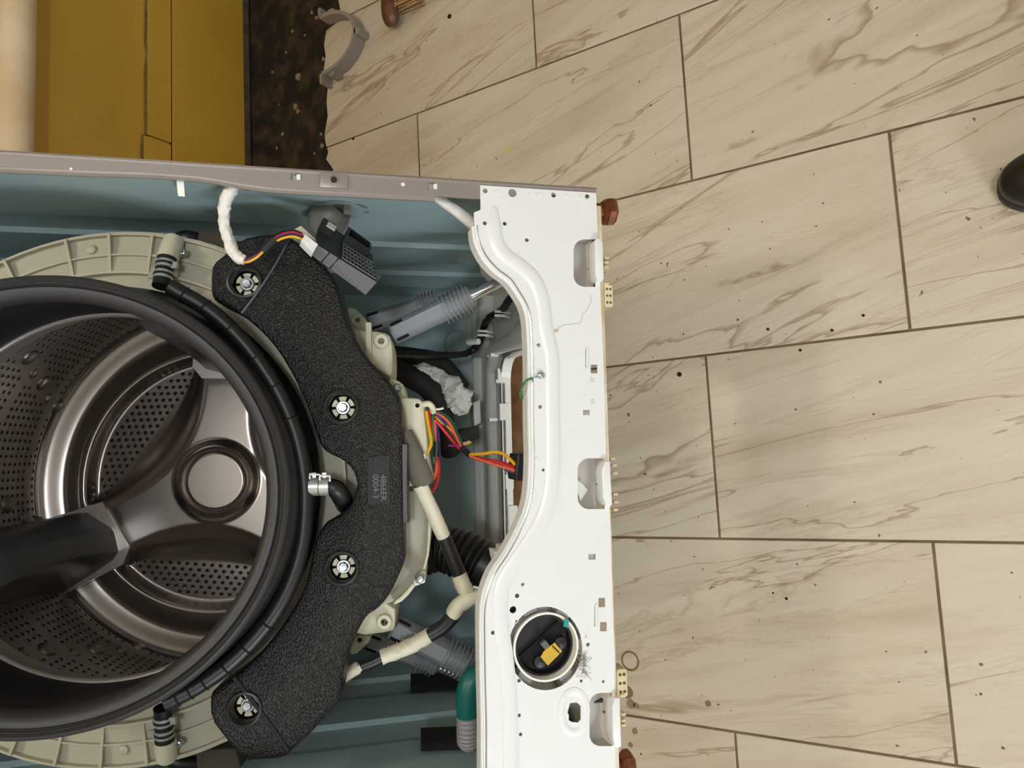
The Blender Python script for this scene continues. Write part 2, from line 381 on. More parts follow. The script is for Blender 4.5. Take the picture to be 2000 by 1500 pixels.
c = floor_at(992, 292); b = MB(); b.prism(circ(c.x, c.y, rw(c, 8), 10), WFR, .0004, 0); link('stain', b.data('stain', mat('yellow_drip', (206, 188, 128), .4)), floor)
# walls and ceiling
def slab(name, lo, hi, m, parent=None, **kw):
    lo, hi = V(lo), V(hi); b = MB(); h = (hi - lo) / 2
    b.box((lo + hi) / 2, V((h.x, 0, 0)), V((0, h.y, 0)), V((0, 0, h.z)))
    return link(name, b.data(name, m), parent, **kw)
wall = slab('wall_back', (XL - .1, WALL_Y, -.02), (XR + .1, WALL_Y + .1, ZC), MT['yellow'], kind='structure')
zb = wall_at(330, 160).z; zt = wall_at(284, 160).z; zlow = wall_at(477, 160).z
print('baseboard z', zlow, zb, zt)
bb = slab('baseboard_back', (XL, WALL_Y - .014, .013), (XR, WALL_Y, zb - .004), MT['yellow'], kind='structure')
slab('raw_edge', (XL, WALL_Y - .0135, -.006), (XR, WALL_Y - .0005, .0135), MT['rawedge'], bb)
xcut = wall_at(300, 272).x
tr = slab('trim_1', (xcut + .003, WALL_Y - .008, zb), (XR, WALL_Y, zt), MT['yellow'], kind='structure')
slab('gap', (XL, WALL_Y - .004, zb - .004), (XR, WALL_Y, zb), MT['crack'], tr)
b = MB(); rn = random.Random(5)
pth = [V((x_, WALL_Y - .004, zt + rn.uniform(-.0015, .0015))) for x_ in [xcut + i * .03 for i in range(int((XR - xcut) / .03))]]
b.tube(pth, .0035, 6, 2, rough=.7); link('caulk_bead', b.data('caulk_bead', MT['seam'], True), tr)
b = MB(); pth = [V((xcut - i * .03, WALL_Y - .003, zt + .009 + rn.uniform(-.0015, .0015))) for i in range(60)]
b.tube(pth, .0035, 6, 2, rough=.7); 
tr2 = slab('trim_2', (XL, WALL_Y - .007, zb), (xcut - .002, WALL_Y, zt + .008), MT['yellow'], kind='structure')
link('caulk_bead', b.data('caulk_bead', MT['seam'], True), tr2)
slab('wall_left', (XL - .1, YF, -.02), (XL, WALL_Y, ZC), MT['wallpl'], kind='structure')
slab('wall_right', (XR, YF, -.02), (XR + .1, WALL_Y, ZC), MT['wallpl'], kind='structure')
slab('wall_front', (XL - .1, YF - .1, -.02), (XR + .1, YF, ZC), MT['wallpl'], kind='structure')
slab('ceiling', (XL - .1, YF - .1, ZC), (XR + .1, WALL_Y + .1, ZC + .1), MT['ceil'], kind='structure')
for i_, (p_, e_, c_) in enumerate(BULBS):
    lp = bpy.data.objects.new('ceiling_lamp', None); col.objects.link(lp); lp.location = (p_[0], p_[1], ZC)
    lp['label'] = ('bare ceiling bulb in a white holder, the one close to the yellow wall', 'bare ceiling bulb in a white holder over the middle of the floor')[i_]; lp['category'] = 'lamp'; lp['group'] = 'ceiling bulbs'
    FZ = (V((0, 0, 0)), V((1, 0, 0)), V((0, 1, 0)), V((0, 0, 1)))
    b = MB(); b.lathe([(.05, 0), (.05, -.012), (.022, -.02), (.022, -.09)], FZ, 24, cap=True); link('holder', b.data('holder', MT['whitep'], True), lp)
    b = MB(); b.lathe([(.014, -.09), (.018, -.11), (.03, -.14), (.033, -.165), (.026, -.19), (.001, -.2)], FZ, 24); link('bulb', b.data('bulb', MT['lamp'], True), lp)
# ================================================================== WASHING MACHINE
BASE = V((0, CD, WB))
wm = bpy.data.objects.new('washing_machine', None); col.objects.link(wm)
mw = Matrix.Identity(4); bo = toworld(BASE)
for i in range(3):
    mw[i][0] = U[i]; mw[i][1] = D[i]; mw[i][2] = W[i]; mw[i][3] = bo[i]
wm.matrix_world = mw; wm.empty_display_size = .1
wm['label'] = 'front-loading washing machine with its front panel off, tipped back against the yellow wall'; wm['category'] = 'washing machine'
def part(name, b, m, parent=None, smooth=False, ang=35, **kw):
    return link(name, b.data(name, m, smooth, BASE if parent is None or parent.get('_m', 1) else V(), ang), parent or wm, **kw)
HT = .432                                       # top of the cabinet (w)
# ---- cabinet: two side panels, back panel, top
def side_panel(sg):
    b = MB(); u = sg * HW
    # inner skin with pressed ribs: profile over depth
    prof = [(0.0, 0), (.03, 0), (.034, .004), (.18, .004), (.185, 0), (.255, 0), (.26, .006), (.345, .006), (.352, 0), (.43, 0), (.437, .006), (.53, .006), (.536, 0), (CD, 0)]
    n = 24
    rows = []
    for i in range(n + 1):
        w = WB + .004 + (HT - WB - .008) * i / n
        k = sstep(0, .06, w - WB) * sstep(0, .05, HT - w)
        rows.append([V((u - sg * (.003 + h * k * (1 if w < -.12 or 1 else 0)), d, w)) for d, h in prof])
    fs = []; vs = [p for r in rows for p in r]; q = len(prof)
    for i in range(n):
        for j in range(q - 1): fs.append([i * q + j, i * q + j + 1, (i + 1) * q + j + 1, (i + 1) * q + j])
    b.add(vs, fs)
    o = part('side_panel', b, MT['blue'], smooth=True, ang=20)
    b = MB(); b.box(V((u, CD / 2, (WB + HT) / 2)), V((.0012, 0, 0)), V((0, CD / 2, 0)), V((0, 0, (HT - WB) / 2)))
    part('outer_skin', b, MT['taupe'], o)
    return o
sp_r = side_panel(1); sp_l = side_panel(-1)
b = MB(); n = 30; prof = [0, 0, .008, .008, 0, 0, 0, .008, .008, 0, 0, -.006, -.006, 0, 0, .008, .008, 0, 0, 0, 0, .008, .008, 0, 0]
rows = [[V((-HW + .002 + (2 * HW - .004) * j / (len(prof) - 1), CD - .012 - prof[j] * (1 if 2 < i < 28 else 0), WB + (HT - WB) * i / n)) for j in range(len(prof))] for i in range(n + 1)]
vs = [p for r in rows for p in r]; q = len(prof)
b.add(vs, [[i * q + j, i * q + j + 1, (i + 1) * q + j + 1, (i + 1) * q + j] for i in range(n) for j in range(q - 1)])
bkp = part('back_panel', b, MT['blue'], smooth=True, ang=25)
b = MB(); b.box(V((0, CD - .002, (WB + HT) / 2)), V((HW, 0, 0)), V((0, .002, 0)), V((0, 0, (HT - WB) / 2))); part('outer_skin', b, MT['taupe'], bkp)
b = MB(); b.box(V((0, CD / 2, HT - .002)), V((HW, 0, 0)), V((0, CD / 2, 0)), V((0, 0, .012))); part('top_panel', b, MT['taupe'])
b = MB(); b.box(V((0, .012, HT - .055)), V((HW - .004, 0, 0)), V((0, .012, 0)), V((0, 0, .045))); part('crossbar', b, MT['taupe'])
# ---- front flanges of the side panels (the right one is the taupe strip in view)
outer = [(-200, 282), (0, 296), (300, 313), (600, 333), (935, 356), (1164, 369)]
inner = [(1164, 377), (935, 389), (850, 384), (700, 376), (600, 371), (525, 366), (480, 360), (430, 351), (380, 344), (330, 340), (280, 337), (0, 326), (-200, 318)]
poly = [m2(PM(*p, 0)) for p in outer] + [m2(PM(*p, 0)) for p in inner]
dx = HW - max(p[0] for p in poly[:6])
poly[0:0] = []
top = max(p[1] for p in poly)
def ext(pl): return [(p[0], HT - .01) if p[1] >= top - .03 else p for p in pl]
poly = ext(poly)
hr1 = [m2(PM(*p, 0)) for p in ((568, 338), (582, 339), (582, 353), (568, 352))]
hr2 = [m2(PM(*p, 0)) for p in ((836, 357), (849, 358), (849, 371), (836, 370))]
for sg in (1, -1):
    pl = [(sg * x, y) for x, y in poly]
    b = MB(); b.prism(pl, MF, -.001, .0015, holes=[[(sg * x, y) for x, y in h] for h in ((hr1, hr2) if sg > 0 else ())])
    fl = part('flange', b, MT['taupe'], sp_r if sg > 0 else sp_l)
    b = MB(); path = [V((sg * PM(*p, 0).x, .004, PM(*p, 0).z)) for p in inner[2:-1]]
    path += [V((path[-1].x, .004, HT - .03))]
    b.tube(path, .0045, 8, 4); part('rolled_lip', b, MT['taupe'], sp_r if sg > 0 else sp_l, smooth=True)
    b = MB(); path = [V((sg * (HW - .002), .001, PM(*p, 0).z)) for p in outer[1:]]; path.insert(0, V((path[0].x, .001, HT - .02)))
    b.tube(path, .003, 8, 3); part('bent_edge', b, MT['taupe'], sp_r if sg > 0 else sp_l, smooth=True)
def tiny_disc(px, py, d, rpx, h, m, name, parent, n=14, cone=.8):
    p = PM(px, py, d); r = rp(p, rpx); b = MB()
    b.lathe([(r, 0), (r * cone, -h), (.0001, -h)], (p, V((1, 0, 0)), V((0, 0, 1)), V((0, 1, 0))), n)
    return part(name, b, m, parent, smooth=True)
# screw recess on the flange
p0 = [PM(*p, -.001) for p in ((625, 338), (680, 342), (679, 370), (624, 367))]
b = MB(); b.prism([m2(p) for p in p0], MF, -.0035, -.001, bevel=.0012); part('screw_pad', b, MT['taupe'], sp_r, smooth=True)
tiny_disc(652, 352, -.0035, 10, .0012, MT['taupe'], 'dimple', sp_r); sc_ = tiny_disc(652, 351, -.0045, 6.5, .0016, MT['blacksm'], 'screw', sp_r)
for q in ((535, 345, 4), (787, 360, 4), (139, 330, 3)): tiny_disc(*q[:2], -.001, q[2], .0008, MT['taupe'] if q[0] == 535 else MT['white'], 'dimple', sp_r)
for q in ((575, 346), (842, 364)):
    p = PM(*q, .006); b = MB(); b.box(p, V((rp(p, 8), 0, 0)), V((0, .002, 0)), V((0, 0, rp(p, 9)))); part('clip', b, MT['whitein'], sp_r)
    p = PM(q[0] + 8, q[1] + 1, -.001); b = MB(); b.box(p, V((rp(p, 5), 0, 0)), V((0, .002, 0)), V((0, 0, rp(p, 3.5)))); part('clip', b, MT['white'], sp_r)
# white clip hanging on the inner side wall
a = PM(351, 341, .012); c = PM(352, 381, .03)
b = MB(); b.hexa([PM(343, 339, .01), PM(358, 340, .01), PM(361, 384, .02), PM(348, 383, .02), PM(343, 339, .03), PM(358, 340, .03), PM(360, 378, .045), PM(346, 374, .045)]); part('wall_clip', b, MT['whitep'], sp_r)
# ---- base pan with a large opening
bw = -.53
def bp2(px, py): p = PW(px, py, bw); return (p.x, p.y)
BF = (V((0, 0, bw)), V((1, 0, 0)), V((0, 1, 0)), V((0, 0, 1)))
hole = rrect(-.185, .10, .178, .415, .04, 6)
b = MB(); b.prism(rrect(-HW + .006, .042, HW - .006, .6, .03), BF, 0, -.016, holes=[hole]); base = part('base_pan', b, MT['whitep'])
# rounded raised frame round the opening
def ringpath(x0, y0, x1, y1, r, z): return [V((x, y, z)) for x, y in rrect(x0, y0, x1, y1, r, 5)]
b = MB(); b.tube(ringpath(-.205, .08, .2, .475, .055, bw + .002), .02, 12, 2, closed=True, flat=.6); part('raised_frame', b, MT['whitep'], base, smooth=True)
b = MB(); b.tube(ringpath(-.19, .097, .183, .42, .042, bw - .004), .006, 8, 2, closed=True); part('opening_rim', b, MT['strip'], base, smooth=True)
b = MB(); b.tube([V((-.3, .585, bw + .002)), V((0, .585, bw + .004)), V((.3, .585, bw + .002))], .014, 10, 3); part('rear_ridge', b, MT['whitep'], base, smooth=True)
# corner rises
for sg in (1, -1):
    b = MB(); b.tube([V((sg * .31, .3, bw + .03)), V((sg * .285, .2, bw + .02)), V((sg * .29, .08, bw + .035))], [.028, .034, .03], 12, 5); part('corner_bulge', b, MT['whitep'], base, smooth=True)
    b = MB(); b.tube([V((sg * .3, .46, bw + .01)), V((sg * .235, .5, bw + .008)), V((sg * .215, .56, bw + .004))], .018, 10, 5); part('rib', b, MT['whitep'], base, smooth=True)
for q in ((978, 735, 9, 14), (982, 805, 9, 16), (992, 940, 8, 14), (999, 1005, 9, 18)):
    p = PM(q[0], q[1], .425); b = MB(); b.box(p, V((rp(p, q[3]), 0, 0)), V((0, .012, 0)), V((0, 0, rp(p, q[2])))); part('tab', b, MT['whitep'], base)
for q in ((965, 694, .41), (962, 820, .43), (975, 745, .42)):
    p = PM(*q); b = MB(); b.box(p, V((rp(p, 3), 0, 0)), V((0, .006, 0)), V((0, 0, rp(p, 8)))); part('stub', b, MT['whitep'], base)
b = MB(); b.box(V((0, .422, bw - .010)), V((.19, 0, 0)), V((0, .004, 0)), V((0, 0, .007))); part('insulation_edge', b, MT['strip'], base)
b = MB(); b.box(V((0, .0025, WB - .0015)), V((HW - .02, 0, 0)), V((0, .003, 0)), V((0, 0, .0032)));  part('front_edge', b, MT['stripbeige'], base)
# ---- lower front plate
edge = [(937, 363), (938, 411), (925, 416), (926, 443), (929, 470), (944, 503), (968, 530), (992, 548), (1010, 572), (1025, 599), (1032, 635), (1035, 710), (1035, 794), (1036, 850), (1037, 885), (1035, 945), (1028, 990), (1010, 1035), (986, 1080), (962, 1116), (947, 1155), (941, 1194), (941, 1260), (942, 1330), (944, 1410), (944, 1500), (945, 1560)]
right = [(1202, 1560), (1200, 1500), (1199, 1290), (1196, 1200), (1190, 1005), (1182, 885), (1178, 725), (1173, 605), (1166, 465), (1163, 378)]
e3 = [PM(*p, 0) for p in edge[3:]]
ec = cr(e3, 3)
# past the picture the plate is the mirror image of itself
lastw = ec[-1].z
endpl = [(-HW + .004, lastw + .004), (-HW + .004, m2(PM(*right[0], 0))[1])]
outl = [m2(PM(*p, 0)) for p in edge[:3]] + [m2(p) for p in ec] + endpl + [m2(PM(*p, 0)) for p in right]
def pm2(px, py): return m2(PM(px, py, 0))
holes = []
for px, py, r in ((947, 374, 5), (1000, 378, 8.5), (1080, 382, 5), (1146, 385, 5), (946, 437, 4), (985, 438, 4), (1028, 470, 4), (1051, 675, 4), (1054, 795, 4), (1060, 918, 3), (1020, 1141, 3.5), (1009, 1163, 4.5), (1001, 1190, 7), (962, 1235, 4), (1013, 1396, 3.5), (1016, 1433, 3.5), (1134, 1329, 3), (1177, 1330, 3), (1008, 1213, 3), (1013, 1328, 4), (1147, 1258, 4)):
    c = pm2(px, py); holes.append(circ(*c, rp(PM(px, py, 0), r), 12))
for px, py, a, c_ in ((1159, 721, 6.5, 8.5), (1144, 806, 6.5, 5), (1155, 1087, 7, 5.5), (1174, 1176, 6.5, 9), (1177, 1223, 6.5, 9), (1144, 700, 2.2, 19), (1161.5, 1202, 2.2, 21)):
    holes.append([pm2(px - a, py - c_), pm2(px + a, py - c_), pm2(px + a, py + c_), pm2(px - a, py + c_)])
def pxr(x0, y0, x1, y1, r, n=5): return [pm2(*q) for q in rrect(x0, y0, x1, y1, r, n)]
SL = [(1119, 468, 1162, 561), (1127, 895, 1180, 994), (1150, 1352, 1195, 1456)]
for s_ in SL:
    x0, y0, x1, y1 = s_; r = 22
    q = [(x1, y0), (x1, y1)] + [(x0 + r + r * math.cos(a), y1 - r + r * math.sin(a)) for a in [PI / 2 + PI / 2 * i / 6 for i in range(7)]] + [(x0 + r + r * math.cos(a), y0 + r + r * math.sin(a)) for a in [PI + PI / 2 * i / 6 for i in range(7)]]
    holes.append([pm2(*t) for t in q])
holes.append([pm2(1064 + 72 * math.cos(a), 1265.5 + 81.5 * math.sin(a)) for a in [2 * PI * i / 40 for i in range(40)]])
holes.append([pm2(*q) for q in ((1110, 1380), (1112, 1372), (1119, 1371), (1126, 1371), (1133, 1378), (1133, 1404), (1128, 1410), (1116, 1409), (1109, 1405), (1110, 1396), (1107, 1390))])
b = MB(); b.prism(outl, MF, -.0022, -.0006, holes=holes)
plate = part('lower_front_plate', b, MT['white'], label='white enamelled plate with round, square and slotted holes')
# rolled rim on the curved edge
b = MB(); b.tube([p + V((0, .002, .0)) for p in ec], .003, 10, 1); part('rolled_rim', b, MT['white'], plate, smooth=True)
b = MB(); rr = [[p + V((0, .002, .001)), p + V((0, .020, .003)), p + V((0, .020, .001)), p + V((0, .002, -.001))] for p in ec]; b.ring_loft(rr); part('return_flange', b, MT['white'], plate, smooth=True)
gpath = cr([PM(p[0] + 5.5, p[1] + (-3 if 440 < p[1] < 560 else 3 if 1000 < p[1] < 1200 else 0), -.0022) for p in edge[3:]], 3)
b = MB(); b.tube(gpath, .0009, 6, 1); part('groove_line', b, MT['zinc'], plate, smooth=True)
# pressed rib following the curve
ribp = [(966, 405), (965, 440), (970, 472), (986, 497), (1022, 524), (1046, 550), (1060, 590), (1066, 640), (1078, 700), (1079, 780), (1080, 870), (1077, 950), (1064, 1005), (1040, 1050), (1008, 1097), (984, 1136), (977, 1180), (980, 1230), (988, 1290), (994, 1350), (997, 1420), (998, 1520)]
b = MB(); b.tube([PM(*p, -.0022) for p in ribp], [.003] + [.0085] * 20 + [.0085], 12, 5, flat=1.0)
for i, v_ in enumerate(b.v): v_.y = -.0022 + (v_.y + .0022) * .3
part('pressed_rib', b, MT['white'], plate, smooth=True)
# rivets, embossed ring, screw with earth wire, stamped numbers
for px, py, r in ((964, 377, 5), (972, 375, 5), (1033, 381, 4.5), (1044, 380, 5), (1056, 381, 4.5), (1110, 384, 4), (1131, 385, 5), (1136, 384, 5), (1013, 495, 3.5), (1140, 775, 4.5), (1049, 898, 5)): tiny_disc(px, py, -.0022, r, .0008, MT['white'], 'rivet', plate)
b = MB(); cpt = PM(1121, 1390, -.0022); b.tube([cpt + V((.034 * .55 * math.cos(a) * 1.15, 0, .034 * .42 * math.sin(a))) for a in [2 * PI * i / 20 for i in range(20)]], .0042, 8, 2, closed=True)
for v_ in b.v: v_.y = -.0022 + (v_.y + .0022) * .35
part('pressed_ring', b, MT['white'], plate, smooth=True)
for px, py, ln in ((1147, 700, 20), (1164.5, 1202, 22)):
    b = MB(); b.tube([PM(px, py - ln, -.0022), PM(px, py + ln, -.0022)], .0014, 8, 1); part('lance_edge', b, MT['white'], plate, smooth=True)
def screw_at(p, r, parent, m='zinc', name='screw', fr=None, h=.004):
    fr = fr or (p, V((1, 0, 0)), V((0, 0, 1)), V((0, 1, 0)))
    b = MB(); b.lathe([(r, 0), (r, -h * .35), (r * .8, -h * .75), (r * .45, -h), (.0001, -h)], fr, 20)
    o = part(name, b, MT[m], parent, smooth=True, ang=50)
    b = MB()
    for a in (0.3, 0.3 + PI / 2):
        dx = fr[1] * math.cos(a) + fr[2] * math.sin(a); dy = fr[1] * -math.sin(a) + fr[2] * math.cos(a)
        b.box(fr[0] - fr[3] * (h * .98), dx * (r * .5), dy * (r * .1), fr[3] * (h * .08))
    part('cross_slot', b, MT['blacksm'], o) if parent is None or parent == wm else None
    return o
screw_at(PM(1056, 733, -.0022), rp(PM(1056, 733, 0), 8), plate)
b = MB(); b.tube([PM(1053, 735, -.004), PM(1046, 737, -.004), PM(1039, 739, -.003)], .0014, 8, 4); part('wire_lug', b, MT['zinc'], plate, smooth=True)
b = MB(); b.tube([PM(1042, 738, -.003), PM(1030, 742, -.006), PM(1021, 753, .002), PM(1016, 768, .012), PM(1018, 777, .018), PM(1026, 767, .03), PM(1036, 755, .035)], rp(PM(1030, 750, 0), 2.6), 8, 5); part('earth_wire', b, MT['gy'], plate, smooth=True)
for s_, px, py in (('27', 1161, 748), ('26', 1161, 790)):
    me = text_mesh(s_, .0065, .0002); me.materials.append(MT['whitein']); o = link('stamped_number', me, plate)
    p = PM(px, py, -.0024) - BASE; o.matrix_local = Matrix(((1, 0, 0, p.x), (0, 0, -1, p.y), (0, 1, 0, p.z), (0, 0, 0, 1)))
# brown crack / dirt line on the white plate
b = MB(); b.tube([PM(*q, -.0023) for q in ((1152, 576), (1155, 587), (1150, 597), (1146, 606), (1137, 615), (1134, 630), (1118, 633), (1098, 636), (1090, 643))], .0003, 5, 3); part('dirt_line', b, MT['scratch'], plate)
b = MB(); b.prism([pm2(*q) for q in ((1068, 655), (1074, 646), (1088, 643), (1090, 648), (1080, 650), (1073, 660))], MF, -.0027, -.0021); part('dirt_fleck', b, MT['clip'], plate)
# recessed pockets behind the three slots, with covers and combs
cov = [[(1160, 472), (1164, 467), (1173, 467), (1176, 474), (1178, 545), (1174, 551), (1166, 549), (1161, 538)],
       [(1174, 917), (1181, 901), (1190, 901), (1194, 985), (1190, 989), (1182, 987), (1176, 972)],
       [(1194, 1378), (1199, 1362), (1209, 1361), (1212, 1456), (1207, 1459), (1199, 1457), (1195, 1440)]]
teeth = [[(1181, 506), (1181, 515), (1181, 525), (1181, 557)], [(1194, 896), (1197, 909), (1198, 924), (1199, 965), (1200, 980), (1199, 995)], [(1211, 1356), (1214, 1392), (1214, 1404), (1214, 1413)]]
for i, s_ in enumerate(SL):
    x0, y0, x1, y1 = s_
    a = PM(x0 - 4, y0 - 4, .002); c = PM(x1 + 2, y1 + 4, .002)
    b = MB(); n = 8; rings = []
    for j in range(n + 1):
        t = j / n; ang_ = t * PI / 2
        w_ = a.z + (c.z - a.z) * math.sin(ang_); d_ = .001 + .034 * (1 - math.cos(ang_)) if 0 else .001 + .03 * math.sin(ang_ * 1.0) ** .6
        rings.append([V((a.x, d_, w_)), V((c.x, d_, w_))])
    b.ring_loft(rings, False, False, False)
    b.add([V((a.x, .001, a.z)), V((a.x, .001, c.z)), V((a.x, .034, c.z)), V((a.x, .034, a.z))], [[0, 1, 2, 3]])
    b.add([V((c.x, .001, a.z)), V((c.x, .001, c.z)), V((c.x, .034, c.z)), V((c.x, .034, a.z))], [[0, 1, 2, 3]])
    po = part('pocket', b, MT['whitein'], smooth=True, ang=40)
    b = MB(); b.prism([m2(PM(*q, -.006)) for q in cov[i]], MF, -.009, .012, bevel=.0012); cv = part('pocket_cover', b, MT['white'], po, smooth=True)
    for q in teeth[i]:
        b = MB(); p = PM(*q, .004); b.box(p, V((rp(p, 2.2), 0, 0)), V((0, .006, 0)), V((0, 0, rp(p, 4.5)))); part('comb_tooth', b, MT['clip'], po)
    p = PM((1152, 1166, 1162)[i] if i else 1154, (543, 945, 1369)[i], .012)
    b = MB(); b.tube([p + V((0, -.004, .002)), p + V((0, 0, -.008))], [.0008, .0026, .0026], 8, 3); part('snap_pin', b, MT['charcoalpl'], po, smooth=True)
b = MB(); b.add([PM(1128, 937, .004), PM(1128, 960, .003), PM(1134, 978, .003), PM(1148, 957, .006), PM(1142, 950, .008)], [[0, 1, 2, 3, 4]]); part('film_scrap', b, MT['white'])
# porous clip blocks on the bottom edge
for cx, cy, hx, hy in ((1184, 580, 9, 22), (1210, 1330, 11, 27)):
    p = PM(cx, cy, .008); b = MB(); hu, hz = rp(p, hy), rp(p, hx)
    hol = [circ(p.x + hu * a, p.z + hz * c, hu * .13, 8) for a, c in ((-.6, .35), (-.6, -.4), (0, .35), (0, -.4), (.6, .35), (.6, -.4))]
    b.prism(rrect(p.x - hu, p.z - hz, p.x + hu, p.z + hz, hz * .5), MF, 0, .022, holes=hol, bevel=.001)
    part('clip_block', b, MT['clip'])
# two rusty levelling feet
def foot(px, py):
    p = PM(px, py, .03); b = MB(); k = rp(p, 1)
    fr = (p, V((1, 0, 0)), V((0, 1, 0)), V((0, 0, -1))); r = 16 * k
    b.lathe([(r, -12 * k), (r, 3 * k), (r * .9, 4 * k), (r * .9, 6 * k), (r, 7 * k), (r, 12 * k)], fr, 20, cap=True)
    o = part('levelling_foot', b, MT['rust'], smooth=True)
    b = MB(); R_ = rp(p, 29); b.lathe([(R_ * .72, 8 * k), (R_, 17 * k), (R_, 28 * k), (R_ * .74, 35 * k)], fr, 6, .25, .25 + 2 * PI, cap=True); part('hex_head', b, MT['rust'], o)
foot(1168, 413); foot(1203, 1497)
for s_ in (1, -1):
    b = MB(); fr = (V((s_ * .27, .6, WB - .002)), V((1, 0, 0)), V((0, 1, 0)), V((0, 0, -1)))
    b.lathe([(.009, -.01), (.009, .006), (.016, .008), (.016, .016)], fr, 12, cap=True); part('levelling_foot', b, MT['rust'])
b = MB(); b.box(V((HW - .07, .01, WB - .0012)), V((.05, 0, 0)), V((0, .008, 0)), V((0, 0, .002))); part('rust_edge', b, MT['rust'], plate)
# ---- drain filter behind the round hole
fc = PM(1065, 1262, .0); FR = (fc, V((1, 0, 0)), V((0, 0, 1)), V((0, 1, 0)))
k_ = rp(fc, 1)
b = MB(); b.lathe([(66 * k_, .0), (66 * k_, -.004), (62 * k_, -.004), (60 * k_, .004), (60 * k_, .03), (66 * k_, .03)], FR, 56); filt = part('drain_filter', b, MT['whitep'], smooth=True, ang=40)
b = MB(); b.lathe([(59.5 * k_, .006), (57 * k_, .004), (55 * k_, .004), (53 * k_, .010), (52 * k_, .013), (.0001, .013)], FR, 48); part('filter_cap', b, MT['blacksm'], filt, smooth=True, ang=40)
def fpx(px, py, d): return PM(px, py, d)
g0, g1 = fpx(1020, 1292, .010), fpx(1099, 1220, .010)
dr_ = (g1 - g0).normalized(); nr_ = V((dr_.z, 0, -dr_.x))
b = MB(); cc = (g0 + g1) / 2; b.box(cc, dr_ * ((g1 - g0).length / 2), nr_ * (13 * k_), V((0, .002, 0))); part('grip_bar', b, MT['hole'], filt)
sgn = 1 if (cc + nr_ * .01).z < cc.z else -1
for a_ in (-.5, .5):
    b = MB(); q = cc + dr_ * ((g1 - g0).length / 2 * a_) + nr_ * (21 * k_) * sgn; b.lathe([(14 * k_, .0125), (12 * k_, .004), (.0001, .003)], (V((q.x, 0, q.z)), V((1, 0, 0)), V((0, 0, 1)), V((0, 1, 0))), 18); part('grip_scallop', b, MT['blacksm'], filt, smooth=True)
b = MB(); q = fpx(1064, 1259, .003); b.box(q, dr_ * (6 * k_), nr_ * (8 * k_), V((0, .003, 0))); part('grip_key', b, MT['module'], filt)
lab = [PM(*q, .0) for q in ((1056, 1283), (1062, 1272), (1083, 1255), (1098, 1272), (1070, 1300))]
b = MB(); b.prism([m2(p) for p in lab], MF, -.0002, .0004); lb = part('label', b, MT['label'], filt, label='small yellow printed label')
b = MB()
for i in range(6):
    p = PM(1083 + i * 2.1, 1262 + i * 2.1, -.0004); b.box(p + V((-.001, 0, .0012)) * (.6 + .25 * (i % 3)), V((.0026 + .0006 * (i % 3), 0, .0026 + .0006 * (i % 3))) * .8, V((0, .0001, 0)), V((.00018, 0, -.00018)))
part('print_lines', b, MT['ink'], filt)
b = MB(); b.box(PM(1106, 1217, -.005), V((.004, 0, -.001)), V((0, .0004, 0)), V((.001, 0, .0025))); part('paint_mark', b, MT['tealmark'], filt)
# pump housing around the cap, seen through the gap
b = MB(); b.lathe([(80 * k_, .035), (68 * k_, .03), (66 * k_, .028)], FR, 40); part('pump_housing', b, MT['charcoalpl'], filt, smooth=True)
for a_ in (20, 80, 150, 215, 260, 320):
    a_ = math.radians(a_); q = fc + V((74 * k_ * math.cos(a_), .02, 74 * k_ * math.sin(a_))); b = MB()
    b.box(q, V((math.cos(a_), 0, math.sin(a_))) * .006, V((-math.sin(a_), 0, math.cos(a_))) * .008, V((0, .008, 0))); part('housing_lug', b, MT['whitein'], filt)
b = MB(); rn = random.Random(2)
for i in range(40):
    q = PM(1138 + rn.uniform(-5, 7), rn.gauss(1290, 16), -.003); pp = [q]
    for j in range(3): pp.append(pp[-1] + V((rn.uniform(-.004, .004), -rn.uniform(0, .0012), rn.uniform(-.004, .004))))
    b.tube(pp, .0002, 4, 3)
part('lint', b, MT['lint'], kind='stuff')
# ================================================================== TUB, DRUM, DOOR SEAL
TR = .297
b = MB(); b.lathe([(.204, .018), (.215, .022), (.245, .027), (.262, .031), (.285, .035), (TR, .036), (TR + .004, .036), (TR + .004, .05), (TR, .055), (TR - .004, .44), (.25, .47), (.08, .48), (.0001, .48)], TF, 96)
tub = part('outer_tub', b, MT['cream'], smooth=True, ang=30, label='cream plastic outer tub with ribs')
for r_, t_, w_ in ((.2965, .033, .0022), (.272, .032, .0016), (.249, .022, .0022)):
    b = MB(); b.lathe([(r_ - w_, t_ + .012), (r_ - w_ * .6, t_ - .004), (r_ + w_ * .6, t_ - .004), (r_ + w_, t_ + .012)], TF, 96); part('ring_rib', b, MT['cream'], tub, smooth=True)
for px, py in ((140, 520), (216, 510), (293, 505), (25, 540), (118, 1450), (200, 1460), (283, 1440), (30, 1450)):
    x_, y_ = t2(PT(px, py, .03)); a_ = math.atan2(x_, y_); rd = E1 * math.sin(a_) + E2 * math.cos(a_); tg = E1 * math.cos(a_) - E2 * math.sin(a_)
    b = MB(); b.box(C0 + rd * .272 + AX * .033, rd * .025, tg * .0016, AX * .006); part('radial_rib', b, MT['cream'], tub)
for px, py in ((178, 487), (241, 1465)):
    p = PT(px, py, .032); b = MB(); b.lathe([(.006, .004), (.005, -.001), (.003, -.002), (.0001, -.002)], (p, E1, E2, AX), 14); part('moulding_pip', b, MT['cream'], tub, smooth=True)
